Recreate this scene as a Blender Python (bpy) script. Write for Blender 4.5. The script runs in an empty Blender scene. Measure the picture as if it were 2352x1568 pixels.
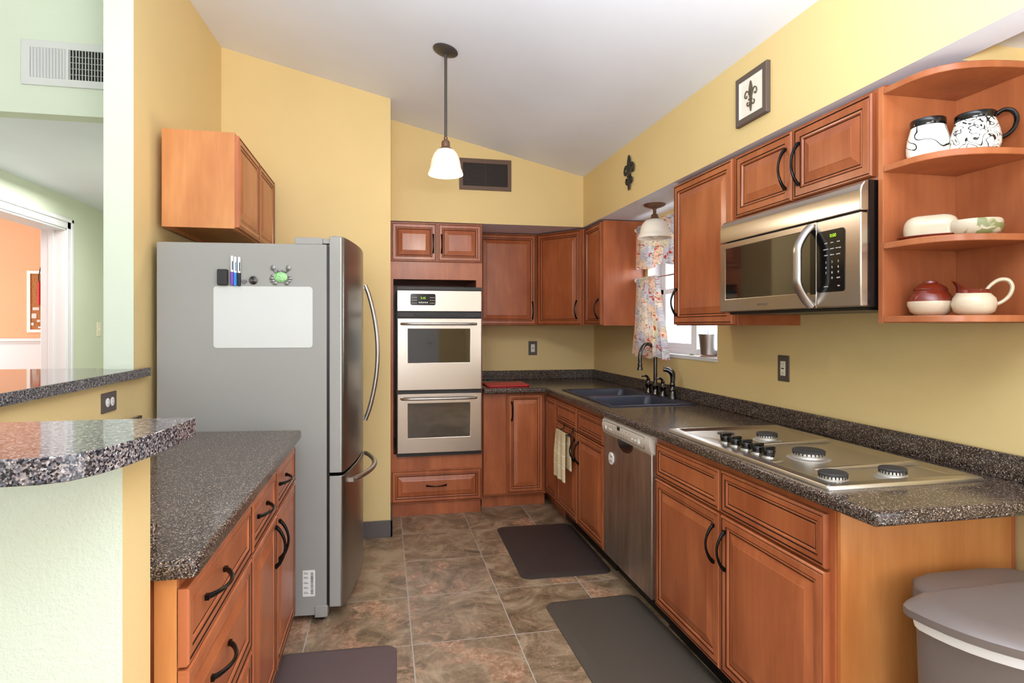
import bpy, bmesh, math, random
from mathutils import Vector, Matrix
random.seed(7)
PI = math.pi
col = bpy.context.scene.collection
scn = bpy.context.scene

# ------------------------------------------------------------------ camera
cd = bpy.data.cameras.new('camera'); cam = bpy.data.objects.new('camera', cd); col.objects.link(cam)
cam.location = (0, 0, 1.372)
cam.rotation_euler = (PI/2, 0, -math.radians(11.2126))
cd.sensor_width = 36; cd.sensor_fit = 'HORIZONTAL'
cd.lens = 1347/2352*36; cd.shift_x = 27/2352; cd.shift_y = -34/2352
cd.clip_start = 0.05
scn.camera = cam

# ------------------------------------------------------------------ view, world and daylight
scn.view_settings.view_transform = 'Standard'; scn.view_settings.look = 'None'
scn.view_settings.gamma = 1; scn.view_settings.use_curve_mapping = False
scn.view_settings.exposure = 0.28
scn.cycles.use_denoising = True
scn.cycles.max_bounces = 10; scn.cycles.diffuse_bounces = 6
scn.cycles.sample_clamp_indirect = 6
w = bpy.data.worlds.new('sky'); scn.world = w; w.use_nodes = True
bg = w.node_tree.nodes['Background']; bg.inputs[0].default_value = (0.86, 0.93, 1.0, 1); bg.inputs[1].default_value = 1.25

def area(name, loc, rot, sx, sy, power, color=(1, 1, 1), spread=180):
    l = bpy.data.lights.new(name, 'AREA'); l.shape = 'RECTANGLE'; l.size = sx; l.size_y = sy
    l.energy = power; l.color = color; l.spread = math.radians(spread)
    o = bpy.data.objects.new(name, l); col.objects.link(o); o.location = loc; o.rotation_euler = rot
    return o
# daylight coming in through the windows behind and beside the camera
area('daylight_rear', (-0.95, -4.9, 1.45), (PI/2, 0, 0), 2.3, 1.9, 60, (0.92, 0.96, 1.0))
area('daylight_left', (-2.45, -2.6, 1.35), (PI/2, 0, -PI/2), 2.6, 1.9, 25, (0.92, 0.96, 1.0))
area('daylight_right', (1.80, -0.45, 1.08), (PI/2, 0, PI/2), 2.1, 1.9, 32, (0.92, 0.96, 1.0))
area('added_far_room_fill', (-5.3, 5.3, 1.5), (PI/2, 0, -PI/2), 1.8, 1.6, 60, (1.0, 0.98, 0.95))  # unseen area light, added so the orange room is lit
def globe(name, loc, power, color, r):
    l = bpy.data.lights.new(name, 'POINT'); l.energy = power; l.color = color; l.shadow_soft_size = r
    o = bpy.data.objects.new(name, l); col.objects.link(o); o.location = loc
# added fill lights without fixtures: dining area, kitchen ceiling and hall
globe('added_dining_fill', (0.25, -2.4, 2.1), 26, (0.9, 0.95, 1.0), 0.3)  # unseen point fill behind the camera, added to lift ceiling and walls
area('added_ceiling_uplight', (0.2, 0.1, 1.66), (PI, 0, 0), 0.8, 0.8, 150, (0.92, 0.96, 1.0))  # upward fill added just above the camera to brighten the ceiling
area('added_hall_fill', (-1.9, 4.6, 2.38), (0, 0, 0), 0.9, 0.9, 24, (1, 0.98, 0.95))  # soft fill added under the hall ceiling to brighten the green walls
area('daylight_sink', (2.06, 3.45, 1.62), (PI/2, 0, PI/2), 0.85, 0.8, 9, (0.95, 0.97, 1.0))
sl = bpy.data.lights.new('sun', 'SUN'); sl.energy = 1.5; sl.angle = math.radians(1.0); sl.color = (1, 0.95, 0.86)
so = bpy.data.objects.new('sun', sl); col.objects.link(so); so.rotation_euler = (math.radians(55), 0, math.radians(100)); so.location = (6, 3, 6)

# ------------------------------------------------------------------ materials
def lin(c):
    return tuple(((x/255)/12.92 if x/255 <= 0.04045 else ((x/255+0.055)/1.055)**2.4) for x in c) + (1,)
MATS = {}
def base(name, rgb, rough=0.5, metal=0.0, spec=0.5, **k):
    m = bpy.data.materials.new(name); m.use_nodes = True
    b = m.node_tree.nodes['Principled BSDF']
    b.inputs['Base Color'].default_value = lin(rgb); b.inputs['Roughness'].default_value = rough
    b.inputs['Metallic'].default_value = metal; b.inputs['Specular IOR Level'].default_value = spec
    for kk, vv in k.items(): b.inputs[kk.replace('_', ' ')].default_value = vv
    MATS[name] = m
    return m
def nd(m, t, **k):
    n = m.node_tree.nodes.new(t)
    for kk, vv in k.items():
        if kk in n.inputs: n.inputs[kk].default_value = vv
        else: setattr(n, kk, vv)
    return n
def lk(m, a, b): m.node_tree.links.new(a, b)
def bsdf(m): return m.node_tree.nodes['Principled BSDF']
def objco(m, scale=(1, 1, 1), rnd=False):
    tc = nd(m, 'ShaderNodeTexCoord'); mp = nd(m, 'ShaderNodeMapping'); mp.inputs['Scale'].default_value = scale
    lk(m, tc.outputs['Object'], mp.inputs['Vector'])
    if rnd:
        oi = nd(m, 'ShaderNodeObjectInfo'); mu = nd(m, 'ShaderNodeMath', operation='MULTIPLY'); mu.inputs[1].default_value = 37
        cb = nd(m, 'ShaderNodeCombineXYZ'); lk(m, oi.outputs['Random'], mu.inputs[0])
        for i in range(3): lk(m, mu.outputs[0], cb.inputs[i])
        lk(m, cb.outputs[0], mp.inputs['Location'])
    return mp.outputs[0]
def noise(m, co, scale, detail=4, rough=0.5, dist=0):
    n = nd(m, 'ShaderNodeTexNoise'); n.inputs['Scale'].default_value = scale; n.inputs['Detail'].default_value = detail
    n.inputs['Roughness'].default_value = rough; n.inputs['Distortion'].default_value = dist
    lk(m, co, n.inputs['Vector']); return n.outputs['Fac']
def ramp(m, fac, stops, const=False):
    r = nd(m, 'ShaderNodeValToRGB'); e = r.color_ramp.elements
    if const: r.color_ramp.interpolation = 'CONSTANT'
    while len(e) < len(stops): e.new(0.5)
    for i, (p, c) in enumerate(stops):
        e[i].position = p; e[i].color = lin(c) if len(c) == 3 else c
    lk(m, fac, r.inputs[0]); return r.outputs[0]
def bump(m, h, strength=0.1, dist=0.002):
    b = nd(m, 'ShaderNodeBump'); b.inputs['Strength'].default_value = strength; b.inputs['Distance'].default_value = dist
    lk(m, h, b.inputs['Height']); lk(m, b.outputs[0], bsdf(m).inputs['Normal'])
def mix(m, fac, a, b, mode='MIX'):
    n = nd(m, 'ShaderNodeMix', data_type='RGBA', blend_type=mode)
    for s, v in ((0, fac), (6, a), (7, b)):
        if isinstance(v, (int, float)): n.inputs[s].default_value = v
        elif isinstance(v, tuple): n.inputs[s].default_value = lin(v) if len(v) == 3 else v
        else: lk(m, v, n.inputs[s])
    return n.outputs[2]
def mth(m, op, a, b=0.0, c=None):
    n = nd(m, 'ShaderNodeMath', operation=op)
    for i, v in enumerate((a, b) if c is None else (a, b, c)):
        if isinstance(v, (int, float)): n.inputs[i].default_value = v
        else: lk(m, v, n.inputs[i])
    return n.outputs[0]

def paint(name, rgb, bs=0.12, rough=0.6, scale=90):
    m = base(name, rgb, rough, 0, 0.3)
    co = objco(m); n = noise(m, co, scale, 3, 0.6)
    n2 = noise(m, co, 1.3, 3)
    c = ramp(m, n2, [(0.3, tuple(int(x*0.97) for x in rgb)), (0.7, rgb)])
    lk(m, c, bsdf(m).inputs['Base Color']); bump(m, n, bs, 0.004)
    return m
YEL = paint('yellow_paint', (224, 198, 142)); GRN = paint('green_paint', (212, 219, 200), 0.12); GRNR = paint('green_textured_paint', (206, 214, 196), 0.5, 0.6, 120)
ORG = paint('orange_paint', (228, 176, 136)); WHT = paint('white_ceiling_paint', (232, 237, 248), 0.05)
TRIM = base('white_trim_paint', (220, 220, 224), 0.35); BASEB = base('baseboard_paint', (92, 86, 84), 0.5)

def wood(name, dark, light, rough=0.33):
    m = base(name, light, rough, 0, 0.45)
    co = objco(m, (1, 1, 0.09), True); n = noise(m, co, 42, 6, 0.6, 0.3)
    co2 = objco(m, (1, 1, 0.35), True); n2 = noise(m, co2, 5.5, 3, 0.55, 0.4)
    f = mth(m, 'ADD', mth(m, 'MULTIPLY', n, 0.28), mth(m, 'MULTIPLY', n2, 0.72))
    c = ramp(m, f, [(0.34, dark), (0.5, tuple((a+b)//2 for a, b in zip(dark, light))), (0.66, light)])
    oi = nd(m, 'ShaderNodeObjectInfo'); hs = nd(m, 'ShaderNodeHueSaturation')
    lk(m, c, hs.inputs['Color']); lk(m, mth(m, 'MULTIPLY_ADD', oi.outputs['Random'], 0.14, 0.93), hs.inputs['Value'])
    lk(m, hs.outputs[0], bsdf(m).inputs['Base Color']); bump(m, n, 0.05, 0.001)
    bsdf(m).inputs['Coat Weight'].default_value = 0.25; bsdf(m).inputs['Coat Roughness'].default_value = 0.2
    return m
WOOD = wood('cherry_wood', (146, 75, 42), (185, 107, 65))
GLAZE = base('dark_glaze', (46, 22, 13), 0.75, 0, 0.2)
WOODP = wood('maple_side_veneer', (176, 106, 52), (206, 140, 80), 0.4)
WIN = wood('shelf_wood', (146, 80, 46), (180, 108, 66))

def granite(name, stops, scale, rough):
    m = base(name, (80, 74, 72), rough, 0, 0.38)
    co = objco(m); v = nd(m, 'ShaderNodeTexVoronoi'); v.inputs['Scale'].default_value = scale; v.inputs['Randomness'].default_value = 1
    nz = nd(m, 'ShaderNodeTexNoise'); nz.inputs['Scale'].default_value = scale*1.3; nz.inputs['Detail'].default_value = 3; lk(m, co, nz.inputs['Vector'])
    vm = nd(m, 'ShaderNodeVectorMath', operation='MULTIPLY_ADD'); vm.inputs[1].default_value = (1.1/scale,)*3
    lk(m, nz.outputs['Color'], vm.inputs[0]); lk(m, co, vm.inputs[2]); lk(m, vm.outputs[0], v.inputs['Vector'])
    sep = nd(m, 'ShaderNodeSeparateColor'); lk(m, v.outputs['Color'], sep.inputs[0])
    c = ramp(m, sep.outputs[0], stops, True)
    lk(m, c, bsdf(m).inputs['Base Color'])
    return m
SPK = granite('speckled_laminate', [(0, (28, 23, 20)), (0.36, (66, 54, 47)), (0.62, (110, 88, 74)), (0.76, (90, 82, 79)), (0.9, (150, 130, 114)), (0.97, (184, 170, 158))], 420, 0.16)
SPKBAR = granite('speckled_bar_laminate', [(0, (32, 30, 34)), (0.3, (70, 66, 70)), (0.52, (124, 112, 110)), (0.68, (92, 93, 100)), (0.82, (138, 128, 124)), (0.94, (166, 160, 158))], 330, 0.07)

STEEL = base('brushed_stainless', (196, 186, 176), 0.26, 1.0)
_co = objco(STEEL, (60, 60, 1.0)); bump(STEEL, noise(STEEL, _co, 12, 3), 0.04, 0.001); bsdf(STEEL).inputs['Anisotropic'].default_value = 0.4
STEELD = base('dishwasher_stainless', (178, 162, 150), 0.42, 1.0)
_c = objco(STEELD, (9, 9, 1.4)); lk(STEELD, ramp(STEELD, noise(STEELD, _c, 1.6, 5, 0.6), [(0.3, (160, 146, 136)), (0.7, (206, 194, 184))]), bsdf(STEELD).inputs['Base Color'])
CHROME = base('polished_steel', (205, 203, 200), 0.14, 1.0)
HAND = base('brushed_handle_steel', (188, 182, 178), 0.3, 1.0)
COOK = base('cooktop_stainless', (205, 198, 188), 0.34, 1.0)
FRG = base('fridge_side_grey', (152, 150, 145), 0.45, 0.0, 0.4)
_c = objco(FRG); bump(FRG, noise(FRG, _c, 260, 2), 0.06, 0.001)
FRD = base('fridge_door_steel', (160, 163, 161), 0.3, 1.0)
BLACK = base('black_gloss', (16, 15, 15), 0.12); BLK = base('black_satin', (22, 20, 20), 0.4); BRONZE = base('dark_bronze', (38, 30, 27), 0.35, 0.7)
ALU = base('cast_aluminium', (190, 184, 176), 0.42, 0.75)
IRON = base('cast_iron', (52, 50, 50), 0.6, 0.2); BRZP = base('weathered_bronze', (84, 78, 72), 0.45, 0.5); BRZS = base('copper_bronze_socket', (122, 92, 74), 0.4, 0.5); HNDL = base('black_pull', (20, 18, 18), 0.22, 0.6)
GUN = base('gunmetal', (92, 88, 88), 0.2, 1.0)
SINKM = base('black_composite', (46, 50, 66), 0.38)
DGLASS = base('dark_oven_glass', (20, 20, 22), 0.05, 0.0, 1.0, Coat_Weight=1.0)
WHITE = base('white_enamel', (238, 238, 236), 0.3); IVORY = base('ivory_plastic', (232, 226, 206), 0.4)
DWP = base('beige_control_plastic', (206, 196, 184), 0.35); PLATE = base('bronze_wallplate', (86, 74, 68), 0.4)
GRAYW = base('light_grey', (205, 205, 203), 0.4); TXT = base('white_print', (215, 215, 215), 0.5); DTXT = base('dark_print', (88, 78, 72), 0.5)
RED = base('red_plastic', (196, 36, 48), 0.4); BROWNV = base('brown_vent_metal', (96, 72, 58), 0.45); VDARK = base('vent_dark', (26, 20, 18), 0.7)
MATB = base('brown_rubber_mat', (56, 45, 42), 0.6); MATG = base('grey_brown_rubber_mat', (78, 70, 62), 0.6); MATN = base('near_rubber_mat', (94, 78, 77), 0.55)
for _m in (MATB, MATG, MATN):
    _c = objco(_m); bump(_m, noise(_m, _c, 220, 3), 0.25, 0.002)
BIN = base('grey_brown_bin_plastic', (110, 99, 94), 0.36)
_c = objco(BIN); bump(BIN, noise(BIN, _c, 300, 2), 0.12, 0.001)
BAG = base('white_bin_liner', (240, 240, 244), 0.35)
GLOW = base('green_led', (150, 200, 40), 0.4); bsdf(GLOW).inputs['Emission Color'].default_value = lin((170, 220, 40)); bsdf(GLOW).inputs['Emission Strength'].default_value = 0.6
def shade_glass(name, e):
    m = base(name, (246, 238, 226), 0.3, 0, 0.5, Subsurface_Weight=0.0)
    bsdf(m).inputs['Emission Color'].default_value = (1, 0.83, 0.62, 1); bsdf(m).inputs['Emission Strength'].default_value = e
    return m
SHADEON = shade_glass('lit_frosted_glass', 0.22); SHADEOFF = shade_glass('frosted_glass', 0.0)
BULBON = shade_glass('lit_bulb', 3.0)
GLASSW = base('window_glass', (255, 255, 255), 0.0, 0, 0.5, Transmission_Weight=1.0, IOR=1.02)
CREAM = base('cream_glaze', (206, 190, 164), 0.14); REDBR = base('red_brown_glaze', (110, 38, 22), 0.12)

def tile_floor():
    m = base('floor_tile', (120, 98, 76), 0.32, 0, 0.4)
    tc = nd(m, 'ShaderNodeTexCoord'); sx = nd(m, 'ShaderNodeSeparateXYZ'); lk(m, tc.outputs['Object'], sx.inputs[0])
    P = 0.4555
    u = mth(m, 'DIVIDE', mth(m, 'SUBTRACT', sx.outputs[0], 0.1195), P); v = mth(m, 'DIVIDE', mth(m, 'SUBTRACT', sx.outputs[1], 2.554), P)
    fu = mth(m, 'FRACT', mth(m, 'ADD', u, 50)); fv = mth(m, 'FRACT', mth(m, 'ADD', v, 50))
    iu = mth(m, 'FLOOR', u); iv = mth(m, 'FLOOR', v)
    du = mth(m, 'MINIMUM', fu, mth(m, 'SUBTRACT', 1.0, fu)); dv = mth(m, 'MINIMUM', fv, mth(m, 'SUBTRACT', 1.0, fv))
    d = mth(m, 'MINIMUM', du, dv); grout = mth(m, 'LESS_THAN', d, 0.0055)
    cb = nd(m, 'ShaderNodeCombineXYZ')
    lk(m, mth(m, 'ADD', sx.outputs[0], mth(m, 'MULTIPLY', iu, 3.17)), cb.inputs[0]); lk(m, mth(m, 'ADD', sx.outputs[1], mth(m, 'MULTIPLY', iv, 5.31)), cb.inputs[1])
    co = cb.outputs[0]
    n1 = noise(m, co, 3.4, 7, 0.65, 1.8); n2 = noise(m, co, 10, 8, 0.72, 1.2); n3 = noise(m, co, 34, 6, 0.75, 0.6)
    c = ramp(m, n1, [(0.34, (96, 78, 58)), (0.5, (134, 112, 88)), (0.62, (168, 146, 120))])
    c = mix(m, ramp(m, n2, [(0.54, (0, 0, 0)), (0.66, (255, 255, 255))]), c, (166, 136, 110))
    c = mix(m, ramp(m, n3, [(0.56, (0, 0, 0)), (0.66, (150, 150, 150))]), c, (94, 72, 54))
    patch = ramp(m, noise(m, co, 2.6, 4, 0.6, 0.9), [(0.55, (0, 0, 0)), (0.62, (220, 220, 220))])
    red = ramp(m, n3, [(0.38, (140, 92, 68)), (0.5, (172, 130, 102)), (0.6, (206, 170, 142))])
    c = mix(m, patch, c, red)
    vein = mth(m, 'ABSOLUTE', mth(m, 'SUBTRACT', noise(m, co, 4.5, 6, 0.65, 2.4), 0.5)); vf = ramp(m, vein, [(0.0, (170, 170, 170)), (0.010, (0, 0, 0))])
    c = mix(m, vf, c, (206, 178, 148))
    c = mix(m, grout, c, (176, 168, 158))
    lk(m, c, bsdf(m).inputs['Base Color'])
    lk(m, mix(m, grout, (165, 165, 165), (230, 230, 230)), bsdf(m).inputs['Roughness'])
    bump(m, mth(m, 'SUBTRACT', mth(m, 'MULTIPLY', n2, 0.3), grout), 0.35, 0.003)
    return m
TILE = tile_floor()

def fabric():
    m = base('floral_plaid_cotton', (228, 214, 200), 0.85, 0, 0.1)
    tc = nd(m, 'ShaderNodeTexCoord'); co = tc.outputs['UV']; sx = nd(m, 'ShaderNodeSeparateXYZ'); lk(m, co, sx.inputs[0])
    blocks = nd(m, 'ShaderNodeTexVoronoi'); blocks.inputs['Scale'].default_value = 3.6; lk(m, co, blocks.inputs['Vector'])
    sep = nd(m, 'ShaderNodeSeparateColor'); lk(m, blocks.outputs['Color'], sep.inputs[0])
    c = ramp(m, sep.outputs[0], [(0, (222, 208, 192)), (0.3, (222, 190, 162)), (0.5, (214, 204, 172)), (0.7, (200, 196, 198))], True)
    st = mth(m, 'GREATER_THAN', mth(m, 'FRACT', mth(m, 'MULTIPLY', sx.outputs[1], 34)), 0.78)
    pl = mth(m, 'MULTIPLY', st, mth(m, 'GREATER_THAN', noise(m, co, 6, 2), 0.5))
    c = mix(m, pl, c, (112, 104, 128))
    n = noise(m, co, 9, 4, 0.6, 1.2)
    c = mix(m, ramp(m, n, [(0.60, (0, 0, 0)), (0.63, (255, 255, 255))]), c, (186, 66, 46))
    n2 = noise(m, co, 12, 4, 0.6, 1.5); c = mix(m, ramp(m, n2, [(0.61, (0, 0, 0)), (0.64, (230, 230, 230))]), c, (110, 124, 96))
    n3 = noise(m, co, 22, 3, 0.5, 2.0); c = mix(m, ramp(m, n3, [(0.63, (0, 0, 0)), (0.66, (230, 230, 230))]), c, (104, 84, 102))
    lk(m, c, bsdf(m).inputs['Base Color'])
    tr = nd(m, 'ShaderNodeBsdfTranslucent'); lk(m, c, tr.inputs[0]); ms = nd(m, 'ShaderNodeMixShader'); ms.inputs[0].default_value = 0.3
    out = m.node_tree.nodes['Material Output']; lk(m, bsdf(m).outputs[0], ms.inputs[1]); lk(m, tr.outputs[0], ms.inputs[2]); lk(m, ms.outputs[0], out.inputs[0])
    return m
FAB = fabric()
def towelmat():
    m = base('cream_towel_cotton', (228, 206, 158), 0.95, 0, 0.05)
    co = objco(m); sx = nd(m, 'ShaderNodeSeparateXYZ'); lk(m, co, sx.inputs[0])
    s = mth(m, 'GREATER_THAN', mth(m, 'FRACT', mth(m, 'MULTIPLY', sx.outputs[2], 13)), 0.9)
    lk(m, mix(m, s, (236, 216, 174), (246, 236, 214)), bsdf(m).inputs['Base Color']); bump(m, noise(m, co, 350, 3), 0.8, 0.004)
    return m
TOWEL = towelmat()
def doodle(name, scale, k, th, bands):
    m = base(name, (240, 236, 226), 0.15)
    co = objco(m); n = noise(m, co, scale, 1, 0.4, 0.6)
    f = mth(m, 'FRACT', mth(m, 'MULTIPLY', n, k)); ln = mth(m, 'LESS_THAN', f, th)
    lk(m, mix(m, ln, (240, 236, 226), (26, 24, 24)), bsdf(m).inputs['Base Color'])
    return m
MUGA = doodle('mug_bold_lines', 9, 5, 0.10, 0); MUGB = doodle('mug_scribble_lines', 30, 8, 0.22, 0)
def bowlmat():
    m = base('leaf_painted_ceramic', (190, 178, 160), 0.3)
    co = objco(m); n = noise(m, co, 22, 2, 0.5, 0.6)
    c = mix(m, ramp(m, n, [(0.56, (0, 0, 0)), (0.6, (255, 255, 255))]), (198, 184, 160), (128, 132, 84))
    n2 = noise(m, co, 200, 2); c = mix(m, ramp(m, n2, [(0.6, (0, 0, 0)), (0.7, (120, 120, 120))]), c, (120, 100, 80))
    lk(m, c, bsdf(m).inputs['Base Color']); return m
BOWLM = bowlmat()
CRK = base('cork', (176, 116, 66), 0.9); _c = objco(CRK); lk(CRK, ramp(CRK, noise(CRK, _c, 120, 4), [(0.35, (146, 92, 50)), (0.65, (188, 130, 78))]), bsdf(CRK).inputs['Base Color'])
GREENG = base('green_glitter', (150, 210, 130), 0.35); _c = objco(GREENG); lk(GREENG, ramp(GREENG, noise(GREENG, _c, 160, 4), [(0.35, (96, 176, 90)), (0.6, (176, 220, 160)), (0.7, (170, 170, 170))]), bsdf(GREENG).inputs['Base Color'])
PEWT = base('pewter', (132, 130, 128), 0.35, 0.8); PURP = base('purple_print', (120, 70, 170), 0.4); BLUE = base('blue_print', (40, 130, 215), 0.4)
PINK = base('terracotta_saucer', (214, 170, 150), 0.5); LEAF = base('dry_leaf', (110, 120, 60), 0.6); BLUESHADE = base('pale_blue', (150, 180, 205), 0.5)

# ------------------------------------------------------------------ mesh builder
class MB:
    def __init__(s): s.v = []; s.f = []; s.m = []; s.uv = None; s.T = Matrix.Identity(4)
    def add(s, vs, fs, mi=0):
        o = len(s.v); s.v += [s.T @ Vector(p) for p in vs]
        s.f += [tuple(i+o for i in f) for f in fs]; s.m += ([mi]*len(fs) if isinstance(mi, int) else list(mi))
        return s
    def box(s, a, b, mi=0):
        x0, y0, z0 = [min(p, q) for p, q in zip(a, b)]; x1, y1, z1 = [max(p, q) for p, q in zip(a, b)]
        return s.add([(x0,y0,z0),(x1,y0,z0),(x1,y1,z0),(x0,y1,z0),(x0,y0,z1),(x1,y0,z1),(x1,y1,z1),(x0,y1,z1)],
                     [(0,3,2,1),(4,5,6,7),(0,1,5,4),(1,2,6,5),(2,3,7,6),(3,0,4,7)], mi)
    def prism(s, pts, z0, z1, mi=0):   # pts counter clockwise
        n = len(pts); vs = [(x, y, z0) for x, y in pts]+[(x, y, z1) for x, y in pts]
        return s.add(vs, [tuple(range(n-1, -1, -1)), tuple(range(n, 2*n))]+[(i, (i+1) % n, n+(i+1) % n, n+i) for i in range(n)], mi)
    def loft(s, rings, mi=0, cap=True, closed=True):
        n = len(rings[0]); vs = [p for r in rings for p in r]; fs = []
        for k in range(len(rings)-1):
            for i in range(n if closed else n-1):
                j = (i+1) % n; fs.append((k*n+i, k*n+j, (k+1)*n+j, (k+1)*n+i))
        if cap: fs += [tuple(range(n-1, -1, -1)), tuple(range((len(rings)-1)*n, len(rings)*n))]
        return s.add(vs, fs, mi)
    def lathe(s, prof, c=(0, 0, 0), n=32, mi=0, sx=1, sy=1, cap=True):
        rings = [[(c[0]+sx*r*math.cos(2*PI*i/n), c[1]+sy*r*math.sin(2*PI*i/n), c[2]+z) for i in range(n)] for r, z in prof]
        return s.loft(rings, mi, cap)
    def tube(s, pts, r, n=10, mi=0, flat=1.0, cap=True, sm=0):
        pts = [Vector(p) for p in pts]; N = len(pts)
        rr = list(r) if isinstance(r, (list, tuple)) else [r]*N
        if sm:      # Catmull-Rom refinement
            P, Q = [], []
            for i in range(N-1):
                p0, p1, p2, p3 = pts[max(i-1, 0)], pts[i], pts[i+1], pts[min(i+2, N-1)]
                for k in range(sm):
                    u = k/sm; P.append(0.5*((2*p1)+(p2-p0)*u+(2*p0-5*p1+4*p2-p3)*u*u+(3*p1-p0-3*p2+p3)*u**3)); Q.append(rr[i]*(1-u)+rr[i+1]*u)
            P.append(pts[-1]); Q.append(rr[-1]); pts, rr, N = P, Q, len(P)
        rings = []; up = None
        for i, p in enumerate(pts):
            t = (pts[min(i+1, N-1)]-pts[max(i-1, 0)]).normalized()
            if up is None:
                up = Vector((0, 0, 1)) if abs(t.z) < 0.9 else Vector((1, 0, 0))
            a = (up - t*up.dot(t)).normalized(); b = t.cross(a); up = a
            rings.append([tuple(p+a*rr[i]*math.cos(2*PI*k/n)+b*rr[i]*flat*math.sin(2*PI*k/n)) for k in range(n)])
        return s.loft(rings, mi, cap)
    def cells(s, us, vs, fill, t0, t1, mi=0, mat_side=None):
        """solid sheet in local xy from t0 to t1 (z), cells where fill(i,j)"""
        idx = {}; V = []; F = []; M = []
        def vid(i, j, k):
            if (i, j, k) not in idx: idx[(i, j, k)] = len(V); V.append((us[i], vs[j], t1 if k else t0))
            return idx[(i, j, k)]
        nu, nv = len(us)-1, len(vs)-1
        f = lambda i, j: 0 <= i < nu and 0 <= j < nv and fill(i, j)
        ms = mi if mat_side is None else mat_side
        for i in range(nu):
            for j in range(nv):
                if not f(i, j): continue
                F.append((vid(i,j,1), vid(i+1,j,1), vid(i+1,j+1,1), vid(i,j+1,1))); M.append(mi)
                F.append((vid(i,j,0), vid(i,j+1,0), vid(i+1,j+1,0), vid(i+1,j,0))); M.append(mi)
                for di, dj, a, b in ((-1,0,(i,j+1),(i,j)), (1,0,(i+1,j),(i+1,j+1)), (0,-1,(i,j),(i+1,j)), (0,1,(i+1,j+1),(i,j+1))):
                    if not f(i+di, j+dj):
                        F.append((vid(*a,0), vid(*b,0), vid(*b,1), vid(*a,1))); M.append(ms)
        return s.add(V, F, M)
    def rings(s, w, h, prof):
        """nested rectangles w x h in local xy; prof = [(inset, z, material)]; closed centre and back"""
        vs = []; fs = []; ms = []
        for ins, z, mm in prof:
            vs += [(ins, ins, z), (w-ins, ins, z), (w-ins, h-ins, z), (ins, h-ins, z)]
        for k in range(len(prof)-1):
            for i in range(4):
                j = (i+1) % 4; fs.append((4*k+i, 4*k+j, 4*k+4+j, 4*k+4+i)); ms.append(prof[k+1][2])
        L = 4*(len(prof)-1); fs.append((L, L+1, L+2, L+3)); ms.append(prof[-1][2] if len(prof[-1]) < 4 else prof[-1][3])
        fs.append((3, 2, 1, 0)); ms.append(0)
        return s.add(vs, fs, ms)
    def grid(s, fn, nu, nv, mi=0, uv=False):
        o = len(s.v); vs = [fn(i/nu, j/nv) for j in range(nv+1) for i in range(nu+1)]
        fs = [(j*(nu+1)+i, j*(nu+1)+i+1, (j+1)*(nu+1)+i+1, (j+1)*(nu+1)+i) for j in range(nv) for i in range(nu)]
        s.add(vs, fs, mi)
        if uv: s.uv = [(i/nu, j/nv) for j in range(nv+1) for i in range(nu+1)]
        return s
    def build(s, name, mats, parent=None, at=None, bevel=0, seg=2, smooth=True, uvs=(1, 1)):
        if not isinstance(mats, (list, tuple)): mats = [mats]
        off = Vector(at) if at is not None else Vector((0, 0, 0))
        me = bpy.data.meshes.new(name); me.from_pydata([tuple(p-off) for p in s.v], [], s.f)
        for m in mats: me.materials.append(m)
        me.polygons.foreach_set('material_index', s.m)
        if s.uv:
            l = me.uv_layers.new(name='UVMap')
            for lo in me.loops: l.data[lo.index].uv = (s.uv[lo.vertex_index][0]*uvs[0], s.uv[lo.vertex_index][1]*uvs[1])
        me.update(); me.validate()
        if smooth:
            me.shade_smooth(); me.set_sharp_from_angle(angle=math.radians(38))
        o = bpy.data.objects.new(name, me); col.objects.link(o)
        if parent is not None: o.parent = parent
        if bevel:
            b = o.modifiers.new('bevel', 'BEVEL'); b.width = bevel; b.segments = seg; b.limit_method = 'ANGLE'; b.angle_limit = math.radians(40)
        return o

def tag(o, label, cat=None, group=None):
    o['label'] = label
    if cat: o['category'] = cat
    if group: o['group'] = group
    return o
class Thing:
    """Empty at the base of a thing; parts are given in world coordinates (local=False) or in the thing's own frame"""
    def __init__(s, name, label, cat, loc=(0, 0, 0), rz=0, group=None, local=False, rx=0, ry=0):
        s.e = bpy.data.objects.new(name, None); col.objects.link(s.e); s.e.empty_display_size = 0.05
        s.e.location = loc; s.e.rotation_euler = (rx, ry, rz); tag(s.e, label, cat, group); s.loc = Vector(loc); s.local = local
    def part(s, name, mb, mats, parent=None, label=None, **k):
        o = mb.build(name, mats, parent or s.e, None if s.local else s.loc, **k)
        if label: o['label'] = label
        return o
def single(name, label, cat, mb, mats, loc, group=None, **k):
    o = mb.build(name, mats, None, loc, **k); o.location = loc
    return tag(o, label, cat, group)
def struct(name, mb, mats, parent=None, **k):
    o = mb.build(name, mats, parent, **k)
    if parent is None: o['kind'] = 'structure'
    return o
def frame(o, U, N):
    U = Vector(U).normalized(); N = Vector(N).normalized(); V = Vector((0, 0, 1)); 
    M = Matrix((( U.x, V.x, N.x, o[0]), (U.y, V.y, N.y, o[1]), (U.z, V.z, N.z, o[2]), (0, 0, 0, 1)))
    return M
def mbf(M):
    m = MB(); m.T = M; return m
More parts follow.
